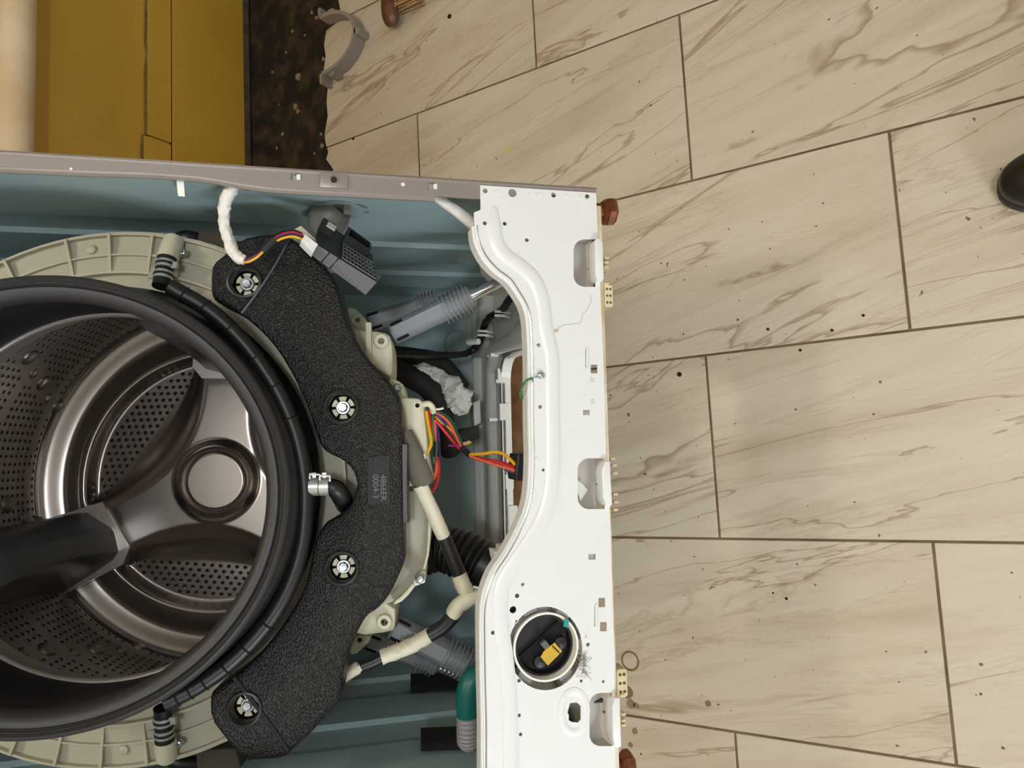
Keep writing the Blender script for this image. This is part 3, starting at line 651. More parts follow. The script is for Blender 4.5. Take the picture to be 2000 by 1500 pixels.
# ---- stainless drum
R0, DR, DL = .1965, .280, .405
b = MB(); b.lathe([(R0 + .004, .004), (R0 + .008, .044), (R0 + .03, .047), (DR - .01, .05), (DR, .056), (DR, DL - .012), (DR - .004, DL)], TF, 120); drum = part('drum', b, MT['steel'], smooth=True, ang=40, label='perforated stainless steel drum')
b = MB(); b.lathe([(R0 + .003 * math.cos(a), .001 + .004 * math.sin(a)) for a in [2 * PI * i / 10 for i in range(11)]], TF, 120); part('opening_rim', b, MT['steel'], drum, smooth=True)
b = MB(); b.lathe([(DR - .001, DL - .016), (DR - .0035, DL - .013), (DR - .0035, DL - .010), (DR - .001, DL - .007)], TF, 120); part('seam', b, MT['chrome'], drum, smooth=True)
# pressed back: three-armed star with perforated fields between the arms
ZC_ = [math.radians(a) for a in (36, -84, 156)]
def backh(x, y):
    r = math.hypot(x, y); th = math.atan2(x, y)
    best = max(math.cos(th - z) for z in ZC_); ch = r * best          # distance along the field direction
    lat2 = max(0.0, r * r - ch * ch)
    h = -.012 * sstep(.281, .245, r) + .032 * sstep(.25, .205, r)
    c_in = .078 + 3.0 * lat2; c_out = max(c_in + .012, .130 + .8 * lat2)
    field = sstep(c_in, c_out, ch)
    h -= .022 * field * sstep(.205, .192, r)
    h += .005 * sstep(c_in + .004, c_in - .012, ch) * sstep(.2, .15, r)
    h += .012 * sstep(.068, .054, r) - .012 * sstep(.053, .050, r) + .009 * sstep(.0475, .0450, r)
    return h
b = MB(); NR, NT = 110, 216; rings = []
for i in range(NR + 1):
    r = DR * (1 - i / NR) + .0002
    rings.append([fp(TF, r * math.sin(2 * PI * j / NT), r * math.cos(2 * PI * j / NT), DL - backh(r * math.sin(2 * PI * j / NT), r * math.cos(2 * PI * j / NT))) for j in range(NT)])
b.ring_loft(rings, False, True); part('drum_back', b, MT['steelbk'], drum, smooth=True, ang=60)
def perf(bm_, p, nrm, r, rise):
    t1 = nrm.cross(V((.31, .2, .93))).normalized(); t2_ = nrm.cross(t1)
    n = 8; o = [p + (t1 * math.cos(2 * PI * j / n) + t2_ * math.sin(2 * PI * j / n)) * (r * 1.55) for j in range(n)]
    i_ = [p + nrm * rise + (t1 * math.cos(2 * PI * j / n) + t2_ * math.sin(2 * PI * j / n)) * (r * 1.1) for j in range(n)]
    k = [p + nrm * (rise * .6) + (t1 * math.cos(2 * PI * j / n) + t2_ * math.sin(2 * PI * j / n)) * (r * .92) for j in range(n)]
    bm_.cur = 0; bm_.ring_loft([o, i_], False, False); bm_.cur = 1; bm_.ring_loft([i_, k], False, True); bm_.cur = 0
b = MB()
for z in ZC_:
    ex = E1 * math.sin(z) + E2 * math.cos(z); ey = E1 * math.cos(z) - E2 * math.sin(z)
    i = 0; yy = .136
    while yy < .19:
        off = .0065 if i % 2 else 0
        for k in range(-14, 15):
            xx = k * .0130 + off
            if math.hypot(xx, yy) < .186:
                P2 = (ex * yy + ey * xx); x_, y_ = P2.dot(E1), P2.dot(E2)
                perf(b, C0 + P2 + AX * (DL - backh(x_, y_) - .0004), -AX, .0022, .0007)
        yy += .0088; i += 1
part('back_perforations', b, [MT['steelbk'], MT['hole']], drum, kind='stuff')
LA = [math.radians(a) for a in (-24, 96, -144)]
def wallp(th, t, r=DR): return C0 + E1 * (r * math.sin(th)) + E2 * (r * math.cos(th)) + AX * t
b = MB(); bumps = MB()
NTH = 150
for j in range(NTH):
    th = 2 * PI * j / NTH
    if min(abs(math.atan2(math.sin(th - a), math.cos(th - a))) for a in LA) < .20: continue
    for i in range(28):
        t = .068 + i * .0130
        lane = (j + i // 2) % 16
        if lane in (6, 7, 8) and 3 < i < 28: continue
        if i % 8 == 7 and lane not in (14, 15): continue
        if t > DL - .025: continue
        nrm = -(E1 * math.sin(th) + E2 * math.cos(th)); perf(b, wallp(th, t, DR - .0003), nrm, .0021, .0009)
part('wall_perforations', b, [MT['steel'], MT['hole']], drum, kind='stuff')
b = MB()
for j in range(0, NTH, 16):
    for i in range(4, 27, 3):
        jj = (7 - (i // 2)) + j; th = 2 * PI * jj / NTH; t = .068 + i * .0130
        if min(abs(math.atan2(math.sin(th - a), math.cos(th - a))) for a in LA) < .2: continue
        nrm = -(E1 * math.sin(th) + E2 * math.cos(th)); tg = E1 * math.cos(th) - E2 * math.sin(th); c = wallp(th, t, DR)
        R_ = .0135 if i % 2 else .0085; hgt = R_ * .42; rings = []
        for q in range(6):
            a = PI / 2 * q / 5; rr = R_ * math.cos(a) + 1e-5
            rings.append([c + tg * (rr * math.cos(s * 2 * PI / 14)) + AX * (rr * math.sin(s * 2 * PI / 14)) + nrm * (hgt * math.sin(a)) for s in range(14)])
        b.ring_loft(rings, False, True)
part('wall_dimples', b, MT['steel'], drum, smooth=True, ang=60, kind='stuff')
# lifters
for a_ in LA:
    b = MB(); rings = []; nrm = -(E1 * math.sin(a_) + E2 * math.cos(a_)); tg = E1 * math.cos(a_) - E2 * math.sin(a_)
    for i in range(15):
        s = i / 14; t = .075 + s * (DL - .100); hgt = (.082 + .026 * s) * sstep(-.12, .12, s); wd = .058 - .008 * math.sin(PI * s); wob = .006 * math.sin(s * 3.2)
        ring = []
        for q, (x_, y_) in enumerate(((-1, 0), (-.92, .3), (-.84, .62), (-.76, .84), (-.62, .95), (-.1, 1), (.05, .985), (.30, .90), (.68, .78), (.82, .6), (.92, .3), (1, 0))):
            ring.append(C0 + AX * t + nrm * (-math.sqrt(DR ** 2 - min((x_ * wd) ** 2, DR ** 2)) + y_ * hgt) * 1 + tg * (x_ * wd + wob) if 0 else C0 + AX * t - nrm * (DR - .002) + nrm * (y_ * hgt) + tg * (x_ * wd + wob))
        rings.append(ring)
    b.ring_loft(rings, True, True); part('lifter', b, MT['lifter'], drum, smooth=True, ang=38)
    b = MB(); t = DL - .018; cR = C0 - nrm * (DR - .002); q4 = [(-.06, 0), (-.057, .100), (-.04, .118), (.045, .110), (.06, 0)]
    b.ring_loft([[cR + AX * (t + dz) + nrm * y_ + tg * x_ for x_, y_ in q4] for dz in (-.012, .012)]); part('lifter_bracket', b, MT['steel'], drum)
# ---- door seal: loft from the front ring to the tub opening
def seal_ring(r, zf, mix, tt, n=128, bump=0.0):
    out = []
    for j in range(n):
        a = 2 * PI * j / n
        pf = V((r * math.sin(a), zf, r * math.cos(a) + .001)); pt = C0 + E1 * (r * math.sin(a)) + E2 * (r * math.cos(a)) + AX * tt
        out.append(pf.lerp(pt, mix))
    return out
b = MB()
b.ring_loft([seal_ring(*q) for q in ((.2125, .014, 0, 0), (.2140, .004, 0, 0), (.2125, -.001, 0, 0), (.2085, -.003, 0, 0), (.2055, .002, 0, 0), (.2040, .0035, 0, 0), (.2020, .001, 0, 0), (.1975, .001, 0, 0), (.1925, .006, 0, 0), (.1905, .014, 0, 0), (.1915, .022, 0, 0))], False, False)
seal = part('door_seal', b, MT['gasket'], smooth=True, ang=50, label='grey-black rubber door seal ring')
b = MB()
b.ring_loft([seal_ring(*q) for q in ((.1915, .022, 0, 0), (.1935, .03, 0, 0), (.200, .045, .2, -.05), (.206, .06, .5, -.04), (.2065, 0, 1, -.030), (.203, 0, 1, -.014), (.1995, 0, 1, -.006), (.1975, 0, 1, -.003), (.201, 0, 1, .002))], False, False)
part('inner_sleeve', b, MT['black'], seal, smooth=True, ang=60)
b = MB()
b.ring_loft([seal_ring(*q) for q in ((.2125, .014, 0, 0), (.206, .022, 0, 0), (.208, .034, .1, -.07), (.214, .04, .3, -.055), (.219, .05, .6, -.04), (.217, 0, 1, -.030), (.222, 0, 1, -.018), (.226, 0, 1, -.010), (.226, 0, 1, .004), (.222, 0, 1, .024))], False, False)
part('bellows', b, MT['black'], seal, smooth=True, ang=60)
b = MB(); b.tube([V((.2062 * math.sin(a), .0005, .2062 * math.cos(a) + .001)) for a in [2 * PI * i / 90 for i in range(90)]], .0011, 6, 1, closed=True); part('ridge', b, MT['darkrub'], seal, smooth=True)
# thick lower wedge of the inner lip
b = MB(); rings = []
for i in range(41):
    s = i / 40; a = math.radians(101 + s * (259 - 101)); k = min(1, s * 9, (1 - s) * 9)
    q = lambda r, t: C0 + E1 * (r * math.sin(a)) + E2 * (r * math.cos(a)) + AX * t
    rings.append([q(.2035, -.008), q(.2035 - .012 * k, -.012), q(.2035 - .016 * k, -.006), q(.2035 - .010 * k, .001), q(.2035, .003)])
b.ring_loft(rings, True, True); part('lower_lip', b, MT['black'], seal, smooth=True)
# spray hose running round the seal
hp = [(332, 560), (352, 572), (400, 600), (450, 642), (500, 700), (545, 770), (578, 850), (594, 930), (596, 1000), (588, 1070), (566, 1140), (530, 1205), (480, 1265), (430, 1310), (380, 1343), (340, 1364), (322, 1372)]
pts = [PM(x_, y_, .045) for x_, y_ in hp]; rr = rp(pts[7], 16)
b = MB(); b.tube(pts, rr, 14, 5); hose = part('spray_hose', b, MT['black'], smooth=True)
pp = cr(pts, 5)
for f_ in (.08, .13, .19, .25, .30, .36, .70, .75, .80, .85, .89, .93):
    i = int(f_ * (len(pp) - 1)); t = (pp[i + 1] - pp[i]).normalized(); b = MB(); b.tube([pp[i] - t * .0012, pp[i], pp[i] + t * .0012], [rr * .98, rr * 1.13, rr * .98], 14, 2); part('hose_ring', b, MT['black'], hose, smooth=True)
for px, py in ((597, 926), (601, 975)):
    p = PM(px, py, .043); b = MB(); b.box(p, V((rp(p, 26 if py < 950 else 3), 0, 0)), V((0, rr * 1.15, 0)), V((0, 0, rp(p, 16)))) if 0 else None
# hose tails on the tub at the ends and in the middle
def spigot(base_px, tip_px, t0, t1, bands, tub_px, screw_px):
    a, c = PT(*base_px, t0), PT(*tip_px, t1); r = rp(a, 17); dv = (c - a)
    b = MB(); b.tube([a, a + dv * .3, a + dv * .7, c], [r * 1.05, r, r * 1.02, r * 1.12], 14, 4); o = part('hose_tail', b, MT['black'], smooth=True)
    for q in bands:
        p = a + dv * q; t = dv.normalized(); b = MB(); rb = r * 1.12; b.tube([p - t * .0045, p + t * .0045], rb, 20, 1); part('hose_clamp', b, MT['clampm'], o, smooth=True)
        b = MB(); b.tube([p - t * .0015, p + t * .0015], rb * 1.03, 20, 1); part('clamp_slot', b, MT['blacksm'], o, smooth=True)
        b = MB(); sd = t.cross(AX).normalized(); b.box(p + sd * (rb * 1.05) * (1 if q < .5 else -1) - AX * .003, t * .004, sd * .003, AX * .003); part('clamp_ear', b, MT['clampm'], o)
    e0, e1 = PT(*tub_px[0], .012), PT(*tub_px[1], .03)
    b = MB(); rb = rp(e0, 21); b.tube([e0, (e0 + e1) / 2, e1], [rb * .95, rb, rb * .95], 16, 4); part('tub_nozzle', b, MT['creamlt'], tub, smooth=True)
    screw_at(PT(*screw_px, .02), rp(PT(*screw_px, .02), 8), None, fr=(PT(*screw_px, .02), E1, E2, AX))
spigot((315, 560), (326, 505), .0, .01, (.36, .74), ((325, 512), (340, 470)), (358, 494))
spigot((318, 1382), (322, 1446), .0, .01, (.36, .74), ((322, 1440), (326, 1478)), (350, 1451))
# middle elbow with two spring clamps
a = PT(603, 946, -.035); path = [a, PT(625, 949, -.035), PT(644, 950, -.036), PT(657, 956, -.034), PT(668, 972, -.022), PT(672, 984, .0), PT(672, 988, .02)]
r = rp(a, 16); b = MB(); b.tube(path, [r * .9, r * .95, r, r * 1.15, r * 1.2, r * 1.1, r], 16, 5); elb = part('hose_elbow', b, MT['black'], smooth=True)
for px in (614, 634):
    p = PT(px, 950, -.035); b = MB(); b.tube([p + E2 * rp(p, 9), p - E2 * rp(p, 9)], r * 1.14, 20, 1); part('hose_clamp', b, MT['clampm'], elb, smooth=True)
    b = MB(); b.box(p + E1 * (r * 1.2) - AX * .003, E1 * .004, E2 * .0022, AX * .0006); part('clamp_tongue', b, MT['clampm'], elb)
    y1 = 926 if px < 620 else 929
    q = [PT(px - 9, y1 + 9, -.05), PT(px - 9, y1, -.052), PT(px + 10, y1 + 1, -.052), PT(px + 10, y1 + 11, -.05)]
    b = MB(); b.tube(q, .0012, 8, 1); part('clamp_ear', b, MT['white'], elb, smooth=True)
# ---- balance weight
wo = [(410, 572), (410, 538), (413, 514), (438, 494), (470, 464), (510, 456), (545, 455), (575, 466), (607, 494), (646, 530), (661, 560), (667, 587), (679, 629), (700, 674), (724, 707), (760, 743), (784, 782), (786, 830), (786, 900), (787, 970), (788, 1030), (790, 1075), (789, 1101), (772, 1140), (754, 1172), (735, 1192), (715, 1203), (697, 1236), (679, 1272), (668, 1312), (665, 1360), (652, 1383), (610, 1431), (566, 1472), (552, 1483), (520, 1487), (474, 1485), (460, 1473), (436, 1443), (409, 1407), (408, 1362), (415, 1350), (457, 1323), (500, 1285), (540, 1238), (570, 1193), (592, 1155), (605, 1110), (612, 1065), (631, 1023), (658, 1008), (682, 990), (695, 962), (697, 940), (688, 916), (668, 897), (640, 885), (626, 872), (616, 845), (604, 805), (592, 778), (574, 737), (544, 686), (514, 650), (472, 614), (439, 596), (418, 587)]
TB = -.035
BOLT = [(477, 550), (667, 795), (668, 1110), (478, 1385)]
pl = chaikin([t2(PT(*q, TB)) for q in wo], 1)
hs = []
for q in BOLT:
    c = t2(PT(*q, TB)); hs.append(circ(*c, rp(PT(*q, TB), 27), 28))
b = MB(); b.prism(pl, TF, TB, .012, holes=hs, bevel=.006)
wt = part('balance_weight', b, MT['weight'], smooth=True, ang=50, label='black grained plastic balance weight')
for q in BOLT:
    p = PT(*q, TB); r = rp(p, 27)
    b = MB(); b.lathe([(r * 1.28, .0005), (r * 1.22, -.0022), (r * 1.08, -.0028), (r * .98, .001), (r * .96, .012)], (p, E1, E2, AX), 32); part('bolt_well', b, MT['blacksm'], wt, smooth=True)
    cz = p + AX * .013
    b = MB(); b.lathe([(r, .006), (.0001, .006)], (cz, E1, E2, AX), 24); part('well_floor', b, MT['hole'], wt)
    b = MB()
    for k in range(6):
        a0 = 2 * PI * k / 6 + .12; a1 = a0 + 2 * PI / 6 - .3
        b.lathe([(r * .5, .006), (r * .5, .0), (r * .82, .0), (r * .86, .006)], (cz, E1, E2, AX), 5, a0, a1)
    part('slotted_washer', b, MT['creamlt'], wt)
    b = MB(); b.lathe([(r * .54, .002), (r * .54, -.0005), (r * .46, -.0018), (r * .36, -.0018)], (cz, E1, E2, AX), 24)
    b.lathe([(r * .37, -.0015), (r * .36, -.0052), (r * .30, -.006), (.0001, -.0058)], (cz, E1, E2, AX), 6, .3, .3 + 2 * PI)
    part('bolt', b, MT['zinc'], wt)
# raised corner seams and side lip
for seam in ([(457, 1323), (500, 1378), (535, 1425), (563, 1466)], [(472, 612), (500, 575), (530, 530), (556, 485), (566, 466)]):
    b = MB(); b.tube([PT(*q, TB) for q in seam], .0024, 8, 4); part('mould_seam', b, MT['blacksm'], wt, smooth=True)
b = MB(); b.prism([t2(PT(*q, TB + .004)) for q in ((784, 866), (797, 867), (796, 940), (798, 1021), (786, 1022))], TF, TB + .003, .01, bevel=.001); part('side_lip', b, MT['blacksm'], wt)
b = MB(); b.prism([t2(PT(*q, TB)) for q in ((720, 893), (761, 889), (762, 984), (718, 984))], TF, TB - .0007, TB + .002); part('number_plate', b, MT['darkrub'], wt)
def wtext(s_, px, py, size):
    me = text_mesh(s_, size, .0003); me.materials.append(MT['module']); o = link('moulded_lettering', me, wt)
    p = PT(px, py, TB - .0009) - BASE; x_, y_, z_ = -E1, -E2, -AX
    o.matrix_local = Matrix(((x_.x, y_.x, z_.x, p.x), (x_.y, y_.y, z_.y, p.y), (x_.z, y_.z, z_.z, p.z), (0, 0, 0, 1)))
wtext('4866ER', 743, 927, .0090); wtext('0004-3', 728, 927, .0090); wtext('LG', 722, 904, .0052) if 0 else None
b = MB(); tri = [PT(*q, TB - .0009) for q in ((732, 896), (755, 908), (734, 921))]
b.tube(tri, .0005, 6, 1, closed=True); part('moulded_triangle', b, MT['module'], wt)
# ---- tub underside: sump casting, brackets, bolts
def tprism(name, px, t0, t1, m='creamlt', parent=None, bevel=.002, holes=(), ch=1):
    b = MB(); b.prism(chaikin([t2(PT(*q, t0)) for q in px], ch), TF, t0, t1, holes=[circ(*t2(PT(x_, y_, t0)), rp(PT(x_, y_, t0), r_), 16) for x_, y_, r_ in holes], bevel=bevel)
    return part(name, b, MT[m], parent, smooth=True, ang=40)
body = tprism('sump_casting', [(700, 1010), (796, 960), (826, 955), (838, 985), (839, 1035), (834, 1098), (815, 1128), (788, 1162), (760, 1180), (700, 1195)], .03, .16, 'cream')
tprism('sump_wall', [(836, 985), (842, 985), (842, 1035), (836, 1102), (818, 1136), (790, 1172), (770, 1182), (768, 1176), (789, 1160), (814, 1128), (832, 1096), (836, 1036)], .02, .13, 'creamlt', body, .001)
tprism('bolt_lug', [(812, 1120), (830, 1112), (833, 1132), (822, 1142), (803, 1148)], .012, .1, 'creamlt', body)
tprism('bolt_lug', [(754, 735), (786, 747), (790, 762), (795, 790), (770, 790)], .03, .1, 'creamlt', body)
cov_ = tprism('heater_cover', [(760, 778), (816, 776), (827, 786), (829, 805), (834, 855), (836, 885), (841, 915), (846, 935), (838, 948), (760, 952)], .012, .09, 'creamlt', None, .003, holes=((815, 792, 4.5),))
tprism('raised_panel', [(788, 850), (800, 828), (812, 842), (824, 868), (820, 880), (790, 880)], .010, .013, 'creamlt', cov_, .001)
def hexbolt(px, py, t, r_, parent):
    p = PT(px, py, t); r = rp(p, r_); b = MB()
    b.lathe([(r, 0), (r, -.0015), (r * .85, -.002)], (p, E1, E2, AX), 20); b.lathe([(r * .75, -.001), (r * .72, -.006), (r * .55, -.007), (.0001, -.0065)], (p, E1, E2, AX), 6)
    return part('bolt', b, MT['zinc'], parent)
hexbolt(821, 1129, .010, 11, body); hexbolt(777, 758, .028, 9, body); hexbolt(835, 929, .010, 9, body)
br1 = tprism('damper_bracket', [(660, 640), (686, 645), (750, 648), (765, 660), (767, 714), (764, 737), (746, 728), (720, 706), (690, 690)], .05, .13, 'creamlt', ch=1)
br2 = tprism('damper_bracket', [(660, 640), (674, 608), (687, 597), (714, 621), (717, 634), (711, 646), (680, 650)], .14, .2, 'creamlt')
br3 = tprism('damper_bracket', [(690, 1170), (771, 1178), (772, 1225), (766, 1234), (694, 1243), (684, 1215)], .05, .13, 'creamlt')
br4 = tprism('damper_bracket', [(680, 1240), (722, 1240), (724, 1252), (712, 1262), (692, 1282), (676, 1270)], .14, .2, 'creamlt')
for px, py, t, ro, ri, pa in ((745, 667, .046, 15, 6.5, br1), (699, 626, .136, 13, 5, br2), (751, 1214, .046, 15, 7, br3), (703, 1249, .136, 10, 5, br4)):
    p = PT(px, py, t); R_, r_ = rp(p, ro), rp(p, ri); b = MB()
    b.lathe([(R_, .01), (R_, -.002), (R_ * .9, -.004), (r_, -.004), (r_, .01)], (p, E1, E2, AX), 20); part('boss', b, MT['creamlt'], pa, smooth=True)
    b = MB(); b.lathe([(r_, .004), (.0001, .004)], (p, E1, E2, AX), 16); part('boss_hole', b, MT['hole'], pa)
b = MB(); b.box(PT(721, 680, .046), E1 * .03, E2 * .003, AX * .006); part('web', b, MT['creamlt'], br1)
# ---- dampers
def damper(p0, p1, p2, rad, rod, rings=7):
    ax = (p1 - p0).normalized(); b = MB(); b.tube([p0, p1], rad, 16, 1); o = part('damper', b, MT['damper'], smooth=True, ang=50)
    up = (V((0, -1, 0)) + ax * ax.y).normalized(); sd = ax.cross(up); L = (p1 - p0).length
    b = MB(); b.box(p0 + ax * L * .36 + up * rad * .8, ax * L * .33, sd * rad * .5, up * rad * .28); part('raised_spine', b, MT['damper'], o)
    for s_ in (-1, 1):
        b = MB(); b.box(p0 + ax * L * .10 + up * rad * .62 + sd * (s_ * rad * .72), ax * .008, sd * .0016, up * rad * .2); part('slot', b, MT['hole'], o)
    for k in range(rings):
        q = p1 - ax * (.004 + k * .0055); b = MB(); b.tube([q - ax * .0008, q + ax * .0008], rad * 1.36, 16, 1); part('cooling_ring', b, MT['damper'], o)
    b = MB(); b.tube([p1 - ax * .05, p1 + ax * .002], rad * 1.04, 16, 1); part('collar', b, MT['damper'], o, smooth=True)
    b = MB(); b.tube([p1, p2], rod, 14, 1); part('rod', b, MT['chrome'], o, smooth=True)
    return o
q0, q1, q2 = PM(768, 652, .16), PM(918, 580, .13), PM(1010, 534, .115); damper(q0, q1, q2, rp(q0, 22), rp(q1, 11))
q0, q1, q2 = PM(718, 632, .33), PM(856, 588, .32), PM(930, 566, .3); damper(q0, q1, q2, rp(q0, 19), rp(q1, 9), 5)
q0, q1, q2 = PM(768, 1223, .17), PM(922, 1304, .15), PM(985, 1338, .14); damper(q0, q1, q2, rp(q0, 25), rp(q1, 11))
q0, q1, q2 = PM(716, 1250, .33), PM(850, 1300, .32), PM(920, 1330, .3); damper(q0, q1, q2, rp(q0, 17), rp(q1, 9), 5)
# ---- hoses, cables, foam
def tub_part(name, pts, rpx, m, parent=None, seg=14, sub=6, **kw):
    path = [PM(*q) for q in pts]; r = [rp(path[0], x) for x in rpx] if isinstance(rpx, (list, tuple)) else rp(path[len(path) // 2], rpx)
    sm = kw.pop('smooth', True); ang = kw.pop('ang', 50); b = MB(); b.tube(path, r, seg, sub, **kw)
    return part(name, b, MT[m], parent, smooth=sm, ang=ang)
tub_part('bellows_hose', [(825, 1085, .2), (860, 1072, .19), (895, 1080, .18), (935, 1098, .17), (970, 1120, .16), (1010, 1150, .15)], [38, 42, 46, 46, 44, 42], 'black', seg=24, sub=16, rad=lambda s: 1 + .06 * math.sin(s * 100) * (s < .62))
th_ = tub_part('outlet_hose', [(985, 1330, .085), (950, 1316, .08), (924, 1326, .075), (913, 1352, .075), (913, 1396, .08)], 22, 'teal', seg=20)
tub_part('corrugated_end', [(913, 1396, .08), (914, 1425, .082), (915, 1448, .085), (916, 1458, .088)], [21, 22, 22, 12], 'greyhose', th_, seg=20, sub=14, rad=lambda s: 1 + .05 * math.sin(s * 66))
tub_part('rubber_hose', [(765, 722, .40), (800, 735, .40), (840, 760, .40), (862, 800, .41), (868, 840, .43), (880, 880, .46)], 22, 'darkrub', seg=16)
tub_part('rubber_hose', [(765, 695, .44), (810, 700, .44), (860, 712, .45), (900, 760, .47)], 20, 'darkrub', seg=16)
tub_part('power_cable', [(760, 692, .33), (790, 693, .35), (868, 694, .42), (904, 692, .46), (923, 684, .47), (934, 670, .46), (941, 655, .44), (944, 641, .42), (949, 629, .40), (959, 618, .37), (980, 606, .32), (989, 594, .28), (998, 582, .24), (1010, 568, .2)], 6.8, 'black', rough=.35)
for px, py, d in ((985, 612, .33), (952, 650, .42)):
    b = MB()
    for k in (0, 1): b.tube([PM(px - 18, py - 4 + 8 * k, d - .01), PM(px, py - 3 + 8 * k, d - .02), PM(px + 10, py + 8 * k, d - .01)], .0022, 8, 3)
    part('cable_clip', b, MT['whitep'], base, smooth=True)
tub_part('cable_clip', [(915, 668, .46), (935, 667, .44)], 6, 'whitep', base)
# taped wiring loom
loom = tub_part('wiring_loom', [(820, 947, .065), (843, 997, .07), (866, 1047, .078)], 14.5, 'creamtape', rough=.1)
tub_part('sleeve', [(866, 1046, .078), (884, 1090, .082), (902, 1132, .086)], 14, 'blacksm', loom)
tub_part('tape_joint', [(896, 1122, .085), (906, 1146, .085), (914, 1160, .088)], [15, 16, 13], 'creamtape', loom, rough=.2)
tub_part('tape_joint', [(884, 1202, .09), (897, 1182, .086), (918, 1169, .085), (945, 1166, .09), (965, 1168, .1)], [15, 16, 15, 14, 14], 'creamtape', loom, rough=.15)
tub_part('sleeve', [(892, 1194, .09), (868, 1222, .096), (838, 1240, .1)], 14.5, 'blacksm', loom)
tub_part('tape_wrap', [(843, 1237, .1), (800, 1262, .1), (744, 1284, .1)], [14, 14.5, 14], 'creamtape', loom, rough=.2)
tub_part('sleeve', [(748, 1282, .1), (725, 1294, .1), (700, 1303, .1)], 12, 'blacksm', loom)
tub_part('tape_wrap', [(704, 1301, .1), (685, 1313, .1), (660, 1328, .1)], 12, 'creamtape', loom, rough=.1)
for f_ in (.33, .72): tub_part('tape_edge', [(820 + 46 * f_, 947 + 100 * f_, .065 + .013 * f_), (821 + 46 * f_, 949 + 100 * f_, .065 + .013 * f_)], 15.3, 'creamtape', loom)
for f_ in (.25, .5, .62, .8): tub_part('tape_edge', [(843 - 99 * f_, 1238 + 46 * f_, .1), (841.5 - 99 * f_, 1238.8 + 46 * f_, .1)], 15.2, 'creamtape', loom)
tub_part('cable_tie', [(925, 1146, .075), (938, 1149, .07), (952, 1148, .07)], 2.5, 'creamlt', loom)
tub_part('foam_wrap', [(790, 842, .06), (803, 880, .06), (822, 930, .066), (826, 944, .068)], [14, 22, 24, 20], 'foam', loom, seg=10)
# coloured wires from the cover, and the connectors they reach
wires = [('yel', [(832, 803), (836, 828), (841, 855), (841, 870), (832, 889)], 3.4), ('red', [(837, 801), (840, 822), (845, 850)], 3), ('grn', [(843, 803), (846, 830), (845, 870), (847, 900)], 2.6), ('gy', [(846, 803), (845, 840), (848, 880), (847, 905)], 1.8),
         ('org', [(848, 820), (850, 850), (853, 890), (852, 920), (846, 936)], 3.2), ('blu', [(849, 808), (853, 832), (857, 862), (857, 900), (850, 928), (838, 942)], 2.8), ('red', [(853, 895), (857, 915), (853, 945), (843, 962)], 3), ('red', [(848, 818), (867, 840), (885, 862), (899, 878)], 3.4),
         ('yel', [(848, 814), (870, 831), (888, 852), (901, 876)], 3.4), ('org', [(850, 806), (866, 815), (879, 829), (889, 849), (900, 872)], 3), ('grn', [(852, 802), (870, 812), (883, 825), (894, 847), (904, 872)], 2.8), ('blk', [(849, 810), (862, 824), (880, 845), (899, 874)], 2.8), ('blu', [(850, 806), (860, 818), (872, 830)], 2.6),
         ('yel', [(917, 888), (945, 886), (967, 883), (987, 889), (1013, 914)], 3.4), ('red', [(917, 890), (950, 898), (985, 905), (1014, 918)], 3.6), ('org', [(918, 891), (950, 902), (985, 913), (1014, 922)], 3), ('red', [(916, 890), (940, 899), (970, 902), (1013, 920)], 3), ('blu', [(985, 916), (1000, 922), (1014, 926)], 2.8),
         ('purple', [(876, 870), (890, 870), (899, 866)], 2), ('yel', [(900, 868), (913, 867), (921, 863)], 1.8), ('creamlt', [(902, 866), (912, 864), (917, 861)], 1.6)]
wl = part('wire_bundle', (lambda b: (b.tube([PM(899, 873, .105), PM(909, 881, .108), PM(920, 891, .11)], rp(PM(900, 880, .1), 6), 10, 4), b)[1])(MB()), MT['blk'], smooth=True)
for i, (m_, pts, w_) in enumerate(wires):
    n = len(pts); b = MB()
    P = [PM(x_, y_, (.075 + .03 * min(1, max(0, (x_ - 845) / 55)) if x_ < 905 else .105 - .03 * (x_ - 905) / 110) + .002 * (i % 3)) for x_, y_ in pts]
    b.tube(P, rp(P[0], w_), 8, 6); part('wire', b, MT[m_], wl, smooth=True)
tub_part('sleeve', [(853, 862, .075), (853, 877, .075), (852, 892, .075)], 6.5, 'blk', wl)
tub_part('cable_tie', [(826, 790, .06), (838, 789, .058), (845, 797, .06), (846, 804, .066)], 6, 'creamlt', wl)
tub_part('cable_tie', [(846, 799, .066), (858, 799, .064), (866, 797, .064)], 2.2, 'whitep', wl)
def pbox(name, corners, d0, d1, m, parent=None, bevel=.0015):
    b = MB(); b.prism([m2(PM(*q, d0)) for q in corners], MF, d0, d1, bevel=bevel); return part(name, b, MT[m], parent)
pbox('connector', [(1012, 886), (1045, 884), (1045, 942), (1009, 938), (1007, 925)], .07, .11, 'blacksm', wl)
pbox('connector', [(898, 838), (935, 832), (938, 856), (920, 868), (898, 858)], .42, .46, 'blacksm', wl)
cn = pbox('white_connector', [(966, 1077), (1000, 1078), (990, 1106), (972, 1105), (968, 1090)], .05, .08, 'whitep', None)
pbox('socket', [(976, 1066), (1004, 1062), (1002, 1078), (976, 1076)], .055, .075, 'creamlt', cn)
for i, m_ in enumerate(('red', 'yel', 'org')):
    b = MB(); b.tube([PM(986 + 5 * i, 1067, .065), PM(992 + 5 * i, 1060, .065), PM(1004 + 4 * i, 1053 + i, .065)], rp(PM(990, 1060, .06), 1.5), 6, 4); part('wire', b, MT[m_], cn, smooth=True)
pbox('yellow_terminal', [(818, 886), (832, 885), (832, 898), (819, 899)], .055, .065, 'creamlt', cov_)
